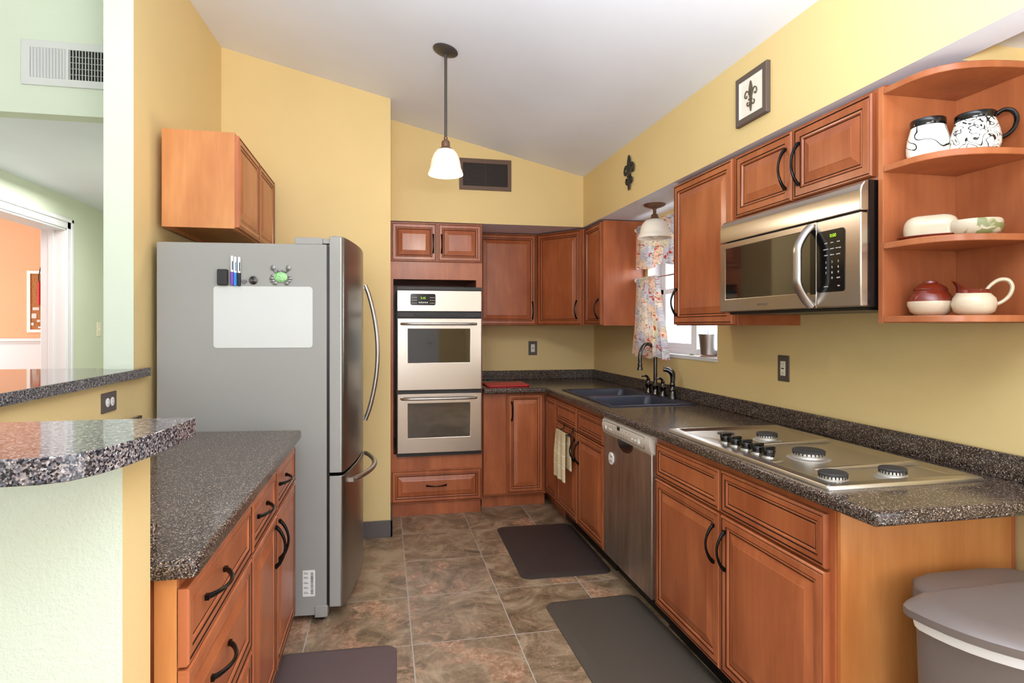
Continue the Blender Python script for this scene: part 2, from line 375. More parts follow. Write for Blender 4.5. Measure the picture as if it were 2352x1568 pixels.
def textmesh(th, name, body, size, M, mat, parent=None, depth=0.0003, align='CENTER'):
    cu = bpy.data.curves.new(name, 'FONT'); cu.body = body; cu.size = size; cu.extrude = depth; cu.align_x = align; cu.align_y = 'CENTER'; cu.resolution_u = 3
    to = bpy.data.objects.new(name, cu); col.objects.link(to)
    dg = bpy.context.evaluated_depsgraph_get(); me = bpy.data.meshes.new_from_object(to.evaluated_get(dg))
    bpy.data.objects.remove(to); bpy.data.curves.remove(cu)
    me.transform(M if th is None or th.local else Matrix.Translation(-th.loc) @ M); me.materials.clear(); me.materials.append(mat)
    o = bpy.data.objects.new(name, me); col.objects.link(o); o.parent = parent or (th.e if th else None)
    return o

# local frames of the cabinet faces
XU = 1.51; XB = 1.205; XW = 1.845; YB = 4.99
def FR(x): return frame((x, 0, 0), (0, -1, 0), (-1, 0, 0))     # faces on the right run: local x = -Y
def FL(x): return frame((x, 0, 0), (0, 1, 0), (1, 0, 0))       # left run: local x = Y
def FB(y): return frame((0, y, 0), (1, 0, 0), (0, -1, 0))      # back run: local x = X
T = 0.020
def raised(t=T, w=0.052):   # raised panel door
    return [(0, 0, 0), (0, t-.004, 0), (.004, t, 0), (.008, t, 0), (.009, t-.0025, 1), (.0115, t-.0025, 1), (.013, t-.001, 0), (w-.019, t-.001, 0), (w-.018, t-.003, 1), (w-.0155, t-.003, 1), (w-.014, t-.002, 0), (w-.009, t-.003, 0),
            (w-.006, t-.008, 0), (w-.0025, t-.008, 1), (w, t-.0075, 0), (w+.026, t-.001, 0), (w+.029, t+.0003, 0)]
def flatp(t=T, w=0.046):   # recessed drawer panel
    return [(0, 0, 0), (0, t-.004, 0), (.004, t, 0), (.008, t, 0), (.009, t-.0025, 1), (.0115, t-.0025, 1), (.013, t-.001, 0), (w-.019, t-.001, 0), (w-.018, t-.003, 1), (w-.0155, t-.003, 1), (w-.014, t-.002, 0), (w-.010, t-.003, 0),
            (w-.007, t-.007, 0), (w-.0035, t-.007, 1), (w-.002, t-.006, 0)]
def pull(M, u, v, n, L=0.135, vert=True, proj=0.03):
    m = mbf(M); pts = []; rr = []
    for i in range(15):
        s = i/14; d = n + 0.003 + proj*math.sin(PI*s)**0.75; a = (s-.5)*L
        pts.append((u, v+a, d) if vert else (u+a, v, d)); rr.append(0.0075-0.003*math.sin(PI*s))
    m.tube(pts, rr, 10, 0, 0.85)
    for a in (-.5, .5):
        q = (u, v+a*L, n) if vert else (u+a*L, v, n)
        m.box((q[0]-.006, q[1]-.006, n-.001), (q[0]+.006, q[1]+.006, n+.008))
    return m
def front(th, M, u0, v0, u1, v1, kind='door', style='raised', handle=None, w=None, lab=None, t=T, L=0.135):
    m = mbf(M @ Matrix.Translation((u0, v0, 0)))
    m.rings(u1-u0, v1-v0, raised(t, w or .052) if style == 'raised' else flatp(t, w or .046))
    d = th.part(kind, m, [WOOD, GLAZE], smooth=False, label=lab)
    if handle:
        hu, hv, vert = handle
        th.part('handle', pull(M, hu, hv, t, L, vert), HNDL, parent=d)
    return d

# ================================================================== SETTING
m = MB(); m.box((-6.5, -5.1, -0.06), (2.1, 7.3, 0)); struct('floor', m, TILE)
cz = lambda x: 2.52+0.235*(1.5-x)
m = MB(); x0, x1 = -2.7, 2.0
m.add([(x0,-5.1,cz(x0)),(x1,-5.1,cz(x1)),(x1,5.1,cz(x1)),(x0,5.1,cz(x0)),(x0,-5.1,cz(x0)+.1),(x1,-5.1,cz(x1)+.1),(x1,5.1,cz(x1)+.1),(x0,5.1,cz(x0)+.1)],
      [(0,3,2,1),(4,5,6,7),(0,1,5,4),(1,2,6,5),(2,3,7,6),(3,0,4,7)]); struct('ceiling', m, WHT)
# right wall with the window over the sink
WY0, WY1, WZ0, WZ1 = 3.004, 3.90, 1.19, 2.05
m = mbf(frame((XW+.15, 0, 0), (0, -1, 0), (-1, 0, 0)))
us = [-5.1, -WY1, -WY0, -.65, 1.55, 5.1]; vs = [0, WZ0, WZ1, 2.7]
m.cells(us, vs, lambda i, j: not (i == 1 and j == 1) and not (i == 3 and j < 2), 0, .15); struct('wall_right', m, YEL)
m = MB(); m.box((-.06, YB, 0), (XW+.15, YB+.12, 3.1)); struct('wall_back', m, YEL)
# niche wall beside the oven cabinet
m = MB(); m.prism([(-1.04, 3.905), (.042, 3.905), (.042, YB+.12), (-1.04, YB+.12)], 0, 3.3); struct('wall_niche', m, YEL)
m = MB(); wl = [(-1.16, 2.75), (-1.045, 2.75), (-.99, 3.905), (-1.04, 3.95), (-1.04, 6.3), (-1.16, 6.3)]
m.prism(wl, 0, 3.4)
m.m = [0]*8
for k, f in enumerate(m.f):
    c = sum((m.v[i] for i in f), Vector())/len(f)
    m.m[k] = 0 if (c.x > -1.05 and c.y > 2.76 and c.y < 3.93 and len(f) == 4) else 1
struct('wall_left', m, [YEL, GRN])
# soffit: back bulkhead and right bulkhead with an opened end
m = MB(); m.cells([.042, 1.5, 1.622, 2.0], [-5.0, 1.39, 4.29, YB], lambda i, j: not (i == 0 and j < 2) and not (i == 2 and j == 0), 2.135, 3.05, 0)
m.m = [1 if all(abs(m.v[i].z-2.135) < 1e-4 for i in f) else 0 for f in m.f]; struct('wall_soffit', m, [YEL, WHT])
m = MB(); m.box((1.622, -5.0, 2.188), (2.0, 1.39, 2.24)); struct('ceiling_recess', m, WHT)
# pony walls under the raised bar
m = MB(); m.prism([(-1.18, 1.12), (-.443, 1.12), (-.443, 1.243), (-1.045, 1.243), (-1.045, 2.7495), (-1.18, 2.7495)], 0, 1.155)
m.m = [0, 0, 1, 0, 0, 0, 0, 1]; struct('wall_bar', m, [YEL, GRNR])
# beyond the bar: vent wall, lower ceiling, wall with a doorway, far wall
m = MB(); m.box((-2.6, 3.333, 2.44), (-1.16, 3.43, 3.5)); struct('wall_vent', m, GRN)
m = MB(); m.box((-2.6, 3.43, 2.44), (-1.16, 6.4, 2.5)); struct('ceiling_hall', m, WHT)
m = mbf(frame((-2.71, 0, 0), (0, 1, 0), (1, 0, 0)))
m.cells([-5.1, -4.0, -1.2, 4.40, 5.38, 6.4], [0, .35, 2.17, 2.35, 3.55], lambda i, j: not (i == 3 and j < 2) and not (i == 1 and j in (1, 2)), 0, .16); struct('wall_green', m, GRN)
m = MB(); m.box((-2.6, 6.3, 0), (-1.1, 6.4, 2.5)); struct('wall_hall', m, GRN)
m = MB(); m.box((-5.6, 7.0, 0), (-2.71, 7.1, 2.6)); struct('wall_orange', m, ORG)
m = MB(); m.box((-5.6, 3.3, 0), (-2.71, 3.4, 2.6)); m.cells([0, 1], [0, 1], lambda i, j: False, 0, 1); struct('wall_orange_near', m, ORG)
m = mbf(frame((-5.6, 0, 0), (0, 1, 0), (1, 0, 0))); m.cells([3.4, 4.4, 6.2, 7.0], [0, .7, 2.3, 2.6], lambda i, j: not (i == 1 and j == 1), 0, .1); struct('wall_orange_left', m, ORG)
m = MB(); m.box((-2.72, 5.39, 0), (-2.70, 7.0, 2.6)); struct('wall_orange_right', m, ORG)
m = MB(); m.box((-5.6, 3.3, 2.6), (-2.71, 7.1, 2.66)); struct('ceiling_orange', m, WHT)
m = MB(); m.box((-5.5, 6.985, 0), (-2.72, 7.0, 1.2)); m.box((-5.5, 6.975, 0), (-2.72, 6.985, .14)); struct('wall_wainscot', m, TRIM)
m = MB(); m.box((-5.5, 6.955, 1.215), (-2.72, 7.0, 1.252)); m.box((-5.5, 6.97, 1.195), (-2.72, 7.0, 1.215)); struct('trim_1', m, TRIM, bevel=.005)
# rear wall: window opening and panelled door (seen in the oven glass)
m = mbf(frame((0, -5.1, 0), (-1, 0, 0), (0, 1, 0)))
m.cells([-2.0, -1.17, -.33, -.2, 2.1, 2.75], [0, .45, 2.1, 2.4, 3.6], lambda i, j: not (i == 1 and j < 2) and not (i == 3 and j in (1, 2)), 0, .1); struct('wall_rear', m, YEL)
def door_panels(m, w, h):
    m.box((0, 0, 0), (w, h, .02))
    for a in (0, 1):
        for (q0, q1) in ((.10, .72), (.88, 1.52), (1.64, h-.1)):
            x = .1+a*(w/2-.03); m.T2 = None
            o = len(m.v); pw = w/2-.17; 
            vs = []
            for ins, z in ((0, .02), (.012, .012), (.03, .012), (.05, .022)):
                vs += [(x+ins, q0+ins, z), (x+pw-ins, q0+ins, z), (x+pw-ins, q1-ins, z), (x+ins, q1-ins, z)]
            m.add([(p[0], p[1], p[2]+.004) for p in vs], [(4*k+i, 4*k+(i+1) % 4, 4*k+4+(i+1) % 4, 4*k+4+i) for k in range(3) for i in range(4)]+[(12, 13, 14, 15)])
m = mbf(frame((1.17, -5.04, 0), (-1, 0, 0), (0, 1, 0))); door_panels(m, .84, 2.1)
dr = struct('door_2', m, TRIM, smooth=False)
m = MB(); m.tube([(1.08, -5.02, 1.0), (1.08, -4.96, 1.0), (.97, -4.96, 1.0)], .01); struct('door_handle', m, BLK, parent=dr)
m = MB()
for a in ((1.17, 1.24), (.26, .33)): m.box((a[0], -5.0, 0), (a[1], -4.975, 2.17))
m.box((.26, -5.0, 2.1), (1.24, -4.975, 2.18)); struct('trim_2', m, TRIM)
m = MB(); m.box((-2.1, -5.09, .45), (.2, -5.04, .52)); m.box((-2.1, -5.09, 2.33), (.2, -5.04, 2.4)); m.box((-2.1, -5.09, .45), (-2.03, -5.04, 2.4)); m.box((.13, -5.09, .45), (.2, -5.04, 2.4)); m.box((-1.0, -5.09, .45), (-.93, -5.04, 2.4)); struct('window_2', m, TRIM)
m = MB(); m.box((-2.69, -4.0, .35), (-2.64, -1.2, .42)); m.box((-2.69, -4.0, 2.28), (-2.64, -1.2, 2.35)); m.box((-2.69, -4.0, .35), (-2.64, -3.93, 2.35)); m.box((-2.69, -1.27, .35), (-2.64, -1.2, 2.35)); m.box((-2.69, -2.64, .35), (-2.64, -2.57, 2.35)); struct('window_3', m, TRIM)
# doorway casing to the orange room
m = MB()
m.box((-2.552, 5.375, 0), (-2.53, 5.45, 2.25)); m.box((-2.552, 4.33, 2.17), (-2.53, 5.45, 2.25)); m.box((-2.552, 4.33, 0), (-2.53, 4.405, 2.25))
m.box((-2.53, 5.42, 0), (-2.518, 5.452, 2.252)); m.box((-2.53, 4.33, 2.222), (-2.518, 5.452, 2.252))
m.box((-2.72, 5.365, 0), (-2.54, 5.381, 2.175)); m.box((-2.72, 4.40, 0), (-2.54, 4.415, 2.175)); m.box((-2.72, 4.40, 2.155), (-2.54, 5.38, 2.171))
m.box((-2.66, 5.352, 0), (-2.62, 5.366, 2.16))
struct('door_1', m, TRIM, bevel=.003)
m = MB(); m.box((-.2, 3.893, 0), (.054, 3.906, .108)); m.box((.041, 3.893, 0), (.054, 4.29, .108)); struct('baseboard_niche', m, BASEB, bevel=.002)
m = MB(); m.box((XW-.012, .70, 0), (XW, 1.40, .108)); m.box((XW-.012, -5.0, 0), (XW, -1.6, .108)); struct('baseboard_right', m, BASEB, bevel=.002)
m = MB()
for y in (-1.55, -.48, .59): m.box((XW+.04, y, 0), (XW+.10, y+.06, 2.05))
m.box((XW+.04, -1.55, 1.99), (XW+.10, .65, 2.05)); m.box((XW+.04, -1.55, 0), (XW+.10, .65, .06)); struct('door_3', m, TRIM)

# window over the sink
m = MB()
m.box((XW-.006, WY0+.001, WZ0-.018), (XW+.149, WY1-.001, WZ0+.003)); struct('window_sill', m, TRIM, parent=None); sill = bpy.data.objects['window_sill']
m = MB(); X0, X1 = 1.945, 1.99
for a, b in (((X0, WY0, WZ0), (X1, WY0+.045, WZ1)), ((X0, WY1-.045, WZ0), (X1, WY1, WZ1)), ((X0, WY0, WZ0), (X1, WY1, WZ0+.04)), ((X0, WY0, WZ1-.04), (X1, WY1, WZ1)), ((X0-.005, 3.40, WZ0), (X1, 3.45, WZ1)), ((X0, WY0, 1.60), (X1-.01, WY1, 1.635))):
    m.box(a, b)
m.box((XW-.001, WY0-.0, WZ0), (XW+.1, WY0+.006, WZ1)); m.box((XW-.001, WY1-.006, WZ0), (XW+.1, WY1, WZ1)); m.box((XW-.001, WY0, WZ1-.006), (XW+.1, WY1, WZ1))
win = struct('window_1', m, TRIM, bevel=.002); sill.parent = win; del sill['kind']
m = MB(); m.box((X0+.018, WY0+.04, WZ0+.04), (X0+.022, 3.399, WZ1-.04)); struct('window_pane', m, GLASSW, parent=win)
m = MB(); m.box((X0+.012, 3.452, WZ0+.04), (X0+.016, WY1-.04, WZ1-.04)); struct('window_pane', m, GLASSW, parent=win)
m = MB(); m.box((X0+.002, 3.4505, WZ0+.0405), (X0+.010, 3.478, WZ1-.0405)); m.box((X0+.002, 3.827, WZ0+.0405), (X0+.010, 3.8545, WZ1-.0405)); m.box((X0+.002, 3.478, WZ0+.0405), (X0+.010, 3.827, WZ0+.072)); struct('window_sash', m, TRIM, parent=win)

# ================================================================== RIGHT RUN, LOWER
def box_cabinet(th, a, b, mats=None, name='body', bevel=0.001):
    return th.part(name, MB().box(a, b), mats or WOOD, smooth=False, bevel=bevel)
# cooktop base cabinet
t = Thing('base_cabinet', 'cherry wood base cabinet under the cooktop, two drawers over two doors', 'cabinet', (1.5, 1.94, 0))
box_cabinet(t, (XB+.02, 1.412, .1), (XW-.004, 2.49, .874))
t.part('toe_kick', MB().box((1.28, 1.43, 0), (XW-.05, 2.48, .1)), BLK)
t.part('side_panel', MB().box((XB+.027, 1.400, .0), (XW-.035, 1.4115, .874)), WOODP, label='lighter honey maple end panel', smooth=False)
M = FR(XB+.02)
front(t, M, -2.47, .695, -1.957, .845, 'drawer', 'flat'); front(t, M, -1.947, .695, -1.43, .848, 'drawer', 'flat')
front(t, M, -2.475, .115, -1.957, .685, handle=(-1.99, .565, True)); front(t, M, -1.947, .115, -1.43, .685, handle=(-1.915, .565, True))
# dishwasher
t = Thing('dishwasher', 'stainless dishwasher with beige control panel between the base cabinets', 'dishwasher', (1.5, 2.795, 0))
t.part('body', MB().box((1.25, 2.50, .1), (XW-.01, 3.09, .870)), BLK)
t.part('toe_kick', MB().box((1.29, 2.5, 0), (XW-.05, 3.09, .1)), BLK)
m = MB(); m.cells([1.2, 1.25], [2.497, 3.093], lambda i, j: True, .12, .785); dw = t.part('door', m, STEELD, bevel=.004)
m = MB(); n = 12
prof = [(1.252, .785), (1.203, .785), (1.196, .80), (1.19, .83), (1.194, .858), (1.206, .872), (1.252, .872)]
rings = [[(x, y, z) for x, z in prof] for y in (3.093, 2.497)]; m.loft(rings); cp = t.part('control_panel', m, DWP, bevel=.002)
m = MB()
cells = []
for k in range(13):
    a = PI*k/12; cells.append((2.795+.095*math.cos(a), .785-.052*math.sin(a)))
mm = mbf(frame((1.199, 0, 0), (0, -1, 0), (-1, 0, 0))); mm.prism([(-y, z) for y, z in cells][::-1] if False else [(-c[0], c[1]) for c in cells], -.001, .0015); t.part('pocket_handle', mm, BLACK, label='dark half-moon pull recess')
mp = FR(1.1925)
def onpan(v): return mp
for y, r in ((3.035, .011), (2.615, .013), (2.985, .006), (2.96, .006), (2.69, .006), (2.655, .0065)):
    t.part('button', mbf(mp).lathe([(r, -.002), (r, .0035), (r*.8, .004)], (-y, .822 if r < .01 else .824, 0), 16), WHITE)
m = mbf(mp); m.box((-2.88, .83, 0), (-2.845, .852, .002)); t.part('display', m, BLACK)
m = mbf(mp)
for i in range(5):
    for j in range(2): m.box((-2.90+i*.034, .806+j*.012, .0008), (-2.894+i*.034, .809+j*.012, .0018))
for i in range(6): m.box((-2.955+i*.045, .84, .0003), (-2.94+i*.045, .842, .0013))
m.box((-3.065, .80, -.002), (-3.064, .856, .001)); m.box((-2.56, .80, -.002), (-2.559, .856, .001)); m.box((-3.065, .856, -.002), (-2.559, .857, .001)); m.box((-3.065, .80, -.002), (-2.559, .801, .001))
t.part('control_marking', m, DTXT)
textmesh(t, 'logo', 'BOSCH', .014, FR(1.2015) @ Matrix.Translation((-2.86, .793, .0015)), DTXT)
m = mbf(FR(1.2)); c = (-2.975, .665)
m.prism([(c[0]+.034*math.cos(PI/8+k*PI/4), c[1]+.034*math.sin(PI/8+k*PI/4)) for k in range(8)], .0, .006)
mg = single('octagonal_magnet', 'white octagonal clean dirty magnet on the dishwasher door', 'magnet', m, WHITE, (1.2, 2.975, .665), bevel=.001)
textmesh(None, 'lettering', 'CLEAN', .013, Matrix.Translation((-1.2, -2.975, -.665)) @ FR(1.2) @ Matrix.Translation((-2.975, .677, .0062)), DTXT, mg)
textmesh(None, 'lettering', 'DIRTY', .013, Matrix.Translation((-1.2, -2.975, -.665)) @ FR(1.2) @ Matrix.Translation((-2.975, .650, .0062)), DTXT, mg)
# sink base
t = Thing('sink_base_cabinet', 'cherry wood sink base cabinet with two false drawers above two doors', 'cabinet', (1.5, 3.57, 0))
m = MB(); y0, y1 = 3.105, 4.035; m.box((XB+.02, y0, .1), (XB+.045, y1, .874)); m.box((XB+.045, y0, .1), (XW-.004, y0+.018, .874)); m.box((XB+.045, y1-.018, .1), (XW-.004, y1, .874)); m.box((XB+.045, y0+.018, .1), (XW-.004, y1-.018, .118))
t.part('body', m, WOOD, smooth=False)
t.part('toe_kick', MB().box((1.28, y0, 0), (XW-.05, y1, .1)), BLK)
front(t, M, -4.03, .705, -3.58, .848, 'drawer', 'flat'); front(t, M, -3.57, .705, -3.115, .848, 'drawer', 'flat')
front(t, M, -4.03, .115, -3.58, .695, handle=(-3.615, .575, True)); front(t, M, -3.57, .115, -3.115, .695, handle=(-3.535, .575, True))
# corner filler cabinet on the right run
t = Thing('corner_base_cabinet', 'narrow cherry wood corner base panel left of the sink cabinet', 'cabinet', (1.5, 4.2, 0))
box_cabinet(t, (XB+.02, 4.038, .1), (XW-.004, YB-.004, .874))
front(t, M, -4.33, .115, -4.04, .850, w=.05); t.part('toe_kick', MB().box((1.28, 4.04, 0), (XW-.05, 4.9, .1)), WOOD)
# back base cabinet
t = Thing('base_cabinet', 'cherry wood base cabinet with one narrow door beside the double oven', 'cabinet', (.96, 4.6, 0))
box_cabinet(t, (.727, 4.34, .1), (1.222, YB-.004, .874))
t.part('filler_panel', MB().box((.73, 4.322, .115), (.90, 4.34, .870)), WOOD, smooth=False, bevel=.002)
front(t, FB(4.34), .912, .115, 1.196, .868, handle=(.945, .735, True)); t.part('toe_kick', MB().box((.727, 4.40, 0), (1.222, 4.9, .1)), WOOD)

# countertop (L) with sink cut-out
SX0, SX1, SY0, SY1 = 1.285, 1.735, 3.17, 4.05
t = Thing('countertop', 'speckled dark brown laminate countertop running around the corner with backsplash', 'countertop', (1.5, 3.2, .876))
xs = [.722, 1.185, SX0, SX1, XW-.001]; ys = [1.235, SY0, SY1, 4.255, YB-.001]
m = MB(); m.cells(xs, ys, lambda i, j: not (i == 0 and j < 3) and not (i == 2 and j == 1), .876, .914)
ct = t.part('top', m, SPK, bevel=.010, seg=3)
m = MB(); m.prism([(.722, 4.968), (1.825, 4.968), (1.825, 1.236), (XW-.001, 1.236), (XW-.001, YB-.001), (.722, YB-.001)], .914, .992); t.part('backsplash', m, SPK, bevel=.004)

# sink
t = Thing('kitchen_sink', 'black double bowl drop-in sink below the window', 'sink', (1.53, 3.61, .914))
def rrect(x0, y0, x1, y1, r, n=6):
    out = []
    for cx, cy, a0 in ((x1-r, y0+r, -PI/2), (x1-r, y1-r, 0), (x0+r, y1-r, PI/2), (x0+r, y0+r, PI)):
        for k in range(n+1): out.append((cx+r*math.cos(a0+PI/2*k/n), cy+r*math.sin(a0+PI/2*k/n)))
    return out
def bowl(x0, y0, x1, y1, d):
    m = MB(); R = lambda i, z, r: [(x, y, z) for x, y in rrect(x0+i, y0+i, x1-i, y1-i, r)]
    m.loft([R(0, .920, .05), R(.006, .912, .045), R(.012, .86, .05), R(.02, .914-d+.03, .05), R(.045, .914-d, .05)], cap=False)
    L = len(m.v); n = 28; m.f.append(tuple(range(L-n, L))); m.m.append(0); m.f = [f[::-1] for f in m.f]; return m
m = MB(); ox = [1.262, 1.292, 1.722, 1.80]; oy = [3.145, 3.18, 3.60, 3.635, 4.04, 4.075]
m.cells(ox, oy, lambda i, j: not (i == 1 and j in (1, 3)), .912, .921); t.part('rim', m, SINKM, bevel=.004)
t.part('bowl', bowl(1.292, 3.18, 1.722, 3.60, .19), SINKM); t.part('bowl', bowl(1.292, 3.635, 1.722, 4.04, .19), SINKM)
for yy in (3.39, 3.84):
    t.part('drain', MB().lathe([(.04, 0), (.04, .003), (.02, .004)], (1.5, yy, .7245), 20), CHROME)
# faucet
def valve(x, y):
    m = MB(); m.lathe([(.026, 0), (.026, .008), (.018, .02), (.017, .045), (.022, .055), (.022, .062), (.014, .07), (.011, .085), (.014, .095), (.008, .103)], (x, y, .921), 20)
    return m
t = Thing('kitchen_faucet', 'tall gooseneck gunmetal faucet with two lever handles behind the sink', 'faucet', (1.768, 3.62, .921))
m = MB(); m.box((1.745, 3.49, .920), (1.792, 3.75, .926)); t.part('base_plate', m, GUN, bevel=.003)
m = MB(); m.lathe([(.027, 0), (.027, .008), (.02, .018), (.019, .05), (.024, .06), (.018, .07), (.0135, .08)], (1.768, 3.62, .921), 24)
pts = [(1.768, 3.62, .99+.02*k) for k in range(10)]
dx, dy = -.87, -.49; R = .085
for k in range(1, 15):
    a = PI*k/14*1.05; pts.append((1.768+dx*R*(1-math.cos(a)), 3.62+dy*R*(1-math.cos(a)), 1.17+R*1.05*math.sin(a)))
e = pts[-1]; pts.append((e[0], e[1], e[2]-.03)); m.tube(pts, .0125, 14)
m.lathe([(.0135, 0), (.016, -.008), (.013, -.016), (.017, -.03), (.019, -.042), (.010, -.043)], (e[0], e[1], e[2]-.022), 18)
t.part('spout', m, GUN)
for y in (3.725, 3.515):
    m = valve(1.768, y); m.tube([(1.768, y, 1.02), (1.755, y-.004, 1.035), (1.735, y-.01, 1.040), (1.712, y-.016, 1.036)], [.008, .008, .0075, .005], 10, sm=4); t.part('lever_handle', m, GUN)
m = MB(); m.lathe([(.025, 0), (.025, .01), (.018, .03), (.017, .05), (.021, .055), (.016, .065), (.015, .085), (.018, .09), (.015, .10)], (1.768, 3.385, .921), 20)
m.tube([(1.768, 3.385, 1.015), (1.770, 3.384, 1.06), (1.764, 3.386, 1.085), (1.742, 3.393, 1.102), (1.715, 3.402, 1.106)], [.013, .016, .019, .017, .014], 14, sm=4)
single('sink_sprayer', 'gunmetal side sprayer standing right of the kitchen faucet', 'sprayer', m, GUN, (1.768, 3.385, .921))

# cooktop
t = Thing('gas_cooktop', 'wide stainless gas cooktop with five black knobs, grates removed', 'cooktop', (1.48, 1.9, .914))
cx0, cx1, cy0, cy1 = 1.215, 1.752, 1.425, 2.375
m = MB(); Rr = lambda i, z, r: [(x, y, z) for x, y in rrect(cx0+i, cy0+i, cx1-i, cy1-i, r, 5)]
m.loft([Rr(0, .9145, .012), Rr(0, .920, .012), Rr(.004, .926, .012), Rr(.022, .930, .012), Rr(.030, .930, .012), Rr(.042, .920, .02), Rr(.06, .9185, .02)], cap=True)
t.part('pan', m, COOK)
m = MB()   # ridges between the burner wells and the knob island
for y in (2.0, 1.62): t.part('ridge', MB().tube([(1.715, y, .922), (1.69, y, .926), (1.45, y, .923), (1.33, y, .922)], [.006, .009, .007, .005], 10, flat=.8), COOK)
m = MB(); isl = [(1.243, 1.72), (1.31, 1.735), (1.325, 1.78), (1.325, 2.06), (1.30, 2.11), (1.25, 2.20), (1.243, 2.20)]
m.loft([[(x, y, .918) for x, y in isl], [(x, y, .927) for x, y in isl], [(1.245+(x-1.243)*.9, y+(1.93-y)*.06, .9295) for x, y in isl]]); t.part('knob_island', m, COOK, bevel=.003)
for i, y in enumerate((2.03, 1.965, 1.90, 1.835, 1.775)):
    m = MB(); m.lathe([(.0235, 0), (.0235, .005), (.021, .007)], (1.281, y, .929), 20); k = t.part('knob', m, CHROME)
    m = MB(); m.lathe([(.019, .006), (.0215, .024), (.019, .029)], (1.281, y, .929), 20); m.box((1.260, y-.007, .950), (1.302, y+.007, .966)); t.part('knob_grip', m, BLACK, parent=k, bevel=.002)
for (x, y, r) in ((1.50, 2.09, .038), (1.435, 1.775, .050), (1.285, 1.49, .038), (1.50, 1.50, .036)):
    m = MB(); m.lathe([(r*1.38, 0), (r*1.38, .002), (r*1.28, .005), (r*1.10, .006), (r*1.06, .012), (r*.98, .014), (r*.96, .022), (r*.8, .023)], (x, y, .9185), 36); b = t.part('burner', m, ALU)
    m = MB(); m.lathe([(r*.92, .0225), (r*1.04, .024), (r*1.05, .028), (r*.98, .031), (r*.6, .0325)], (x, y, .9185), 36); t.part('burner_cap', m, IRON, parent=b)
    m = MB()
    for k in range(24):
        a = 2*PI*k/24; ca, sa = math.cos(a), math.sin(a); q = r*.975
        m.box((x+q*ca-.0013, y+q*sa-.0013, .9335), (x+q*ca+.0013, y+q*sa+.0013, .9405))
    t.part('flame_ring', m, BLK, parent=b)
t.part('burner_base', MB().lathe([(.034, 0), (.034, .004), (.028, .005)], (1.42, 2.25, .9185), 28), IRON, label='flat dark burner base without cap')

# cutting boards
m = MB(); m.prism(rrect(.77, 4.36, 1.10, 4.66, .03), .915, .927)
single('red_cutting_board', 'red plastic cutting board lying flat on the counter beside the oven', 'cutting board', m, RED, (.93, 4.5, .915), bevel=.003)
m = MB(); m.box((.7175, 4.36, .9155), (.7225+.002, 4.62, 1.22)); single('white_cutting_board', 'thin white board standing upright against the oven cabinet side', 'cutting board', m, WHITE, (.72, 4.5, .9155), bevel=.001)

# towel on an over-door bar
t = Thing('towel_bar', 'black over-door towel bar hooked on the left sink cabinet door', 'towel bar', (1.19, 3.72, .66))
m = MB(); m.tube([(1.168, 3.56, .672), (1.168, 3.9, .672)], .006, 10)
for y in (3.64, 3.83): m.tube([(1.168, y, .672), (1.180, y, .675), (1.198, y, .682), (1.2025, y, .70), (1.202, y, .716)], .004, 8, flat=2)
t.part('bar', m, BLK)
def towel():
    m = MB()
    def fn(u, v):
        # v runs over the bar: front hem -> bar -> back hem
        L1, L2 = .315, .24; s = v*(L1+L2)
        y = 3.645+.20*(1-u) + .012*math.sin(v*5)
        rip = .006*math.sin(u*PI*5+v*2)*min(1, abs(s-L1)*8)
        sp = 1+.25*abs(s-L1)/L1; y = 3.745+(y-3.745)*sp
        if s < L1: return (1.152-rip-.008*(1-s/L1)-.006*math.sin(u*3), y, .680-(L1-s))
        return (1.1765+abs(rip)*.4, y-.01, .680-(s-L1))
    m.grid(fn, 40, 60); return m
m = towel(); o = single('kitchen_towel', 'cream striped hand towel folded over the black towel bar', 'towel', m, TOWEL, (1.165, 3.745, .38))
md = o.modifiers.new('thick', 'SOLIDIFY'); md.thickness = .005; md.offset = 0

# ================================================================== OVEN TOWER
t = Thing('oven_cabinet', 'tall cherry wood cabinet housing the double wall oven', 'cabinet', (.38, 4.6, 0))
m = MB(); a, b = .046, .715
m.box((a, 4.30, .09), (a+.02, YB-.004, 2.13)); m.box((b-.045, 4.30, .09), (b, YB-.004, 2.13)); m.box((a+.02, 4.30, 1.716), (b-.045, YB-.004, 2.13)); m.box((a+.02, 4.30, .09), (b-.045, YB-.004, .45))
m.box((a+.02, YB-.03, .45), (b-.045, YB-.004, 1.716)); t.part('body', m, WOOD, smooth=False)
t.part('toe_kick', MB().box((a, 4.30, 0), (b-.012, 4.9, .09)), WOOD, smooth=False)
M = FB(4.30)
front(t, M, a+.004, 1.845, .378, 2.125, handle=(.352, 1.975, True), L=.13); front(t, M, .384, 1.845, b-.003, 2.125, handle=(.412, 1.975, True), L=.13)
front(t, M, a+.002, .095, b-.002, .335, 'drawer', 'raised', handle=(.375, .218, False), L=.14)
t = Thing('double_oven', 'stainless double wall oven with two glass doors and black display', 'oven', (.39, 4.5, .45))
x0, x1 = .092, .704
m = MB(); m.box((x0+.004, 4.275, .455), (.665, 4.9, 1.66)); m.box((x0-.004, 4.278, .437), (x1+.004, 4.296, 1.66)); m.box((x0, 4.262, 1.638), (x1+.003, 4.296, 1.66)); m.box((x0, 4.268, .437), (x1, 4.29, .458)); t.part('body', m, BLK)
m = MB(); m.box((x0, 4.258, 1.482), (x1, 4.278, 1.634)); cpn = t.part('control_panel', m, STEEL, bevel=.003)
m = MB(); m.prism(rrect(.186, 1.527, .366, 1.609, .012), 0, .003); mm = mbf(FB(4.258)); mm.prism(rrect(.186, 1.527, .366, 1.609, .012), 0, .002); dsp = t.part('display', mm, BLACK, parent=cpn)
textmesh(t, 'clock_digits', '2:45', .022, FB(4.2555) @ Matrix.Translation((.277, 1.578, 0)), GLOW, dsp)
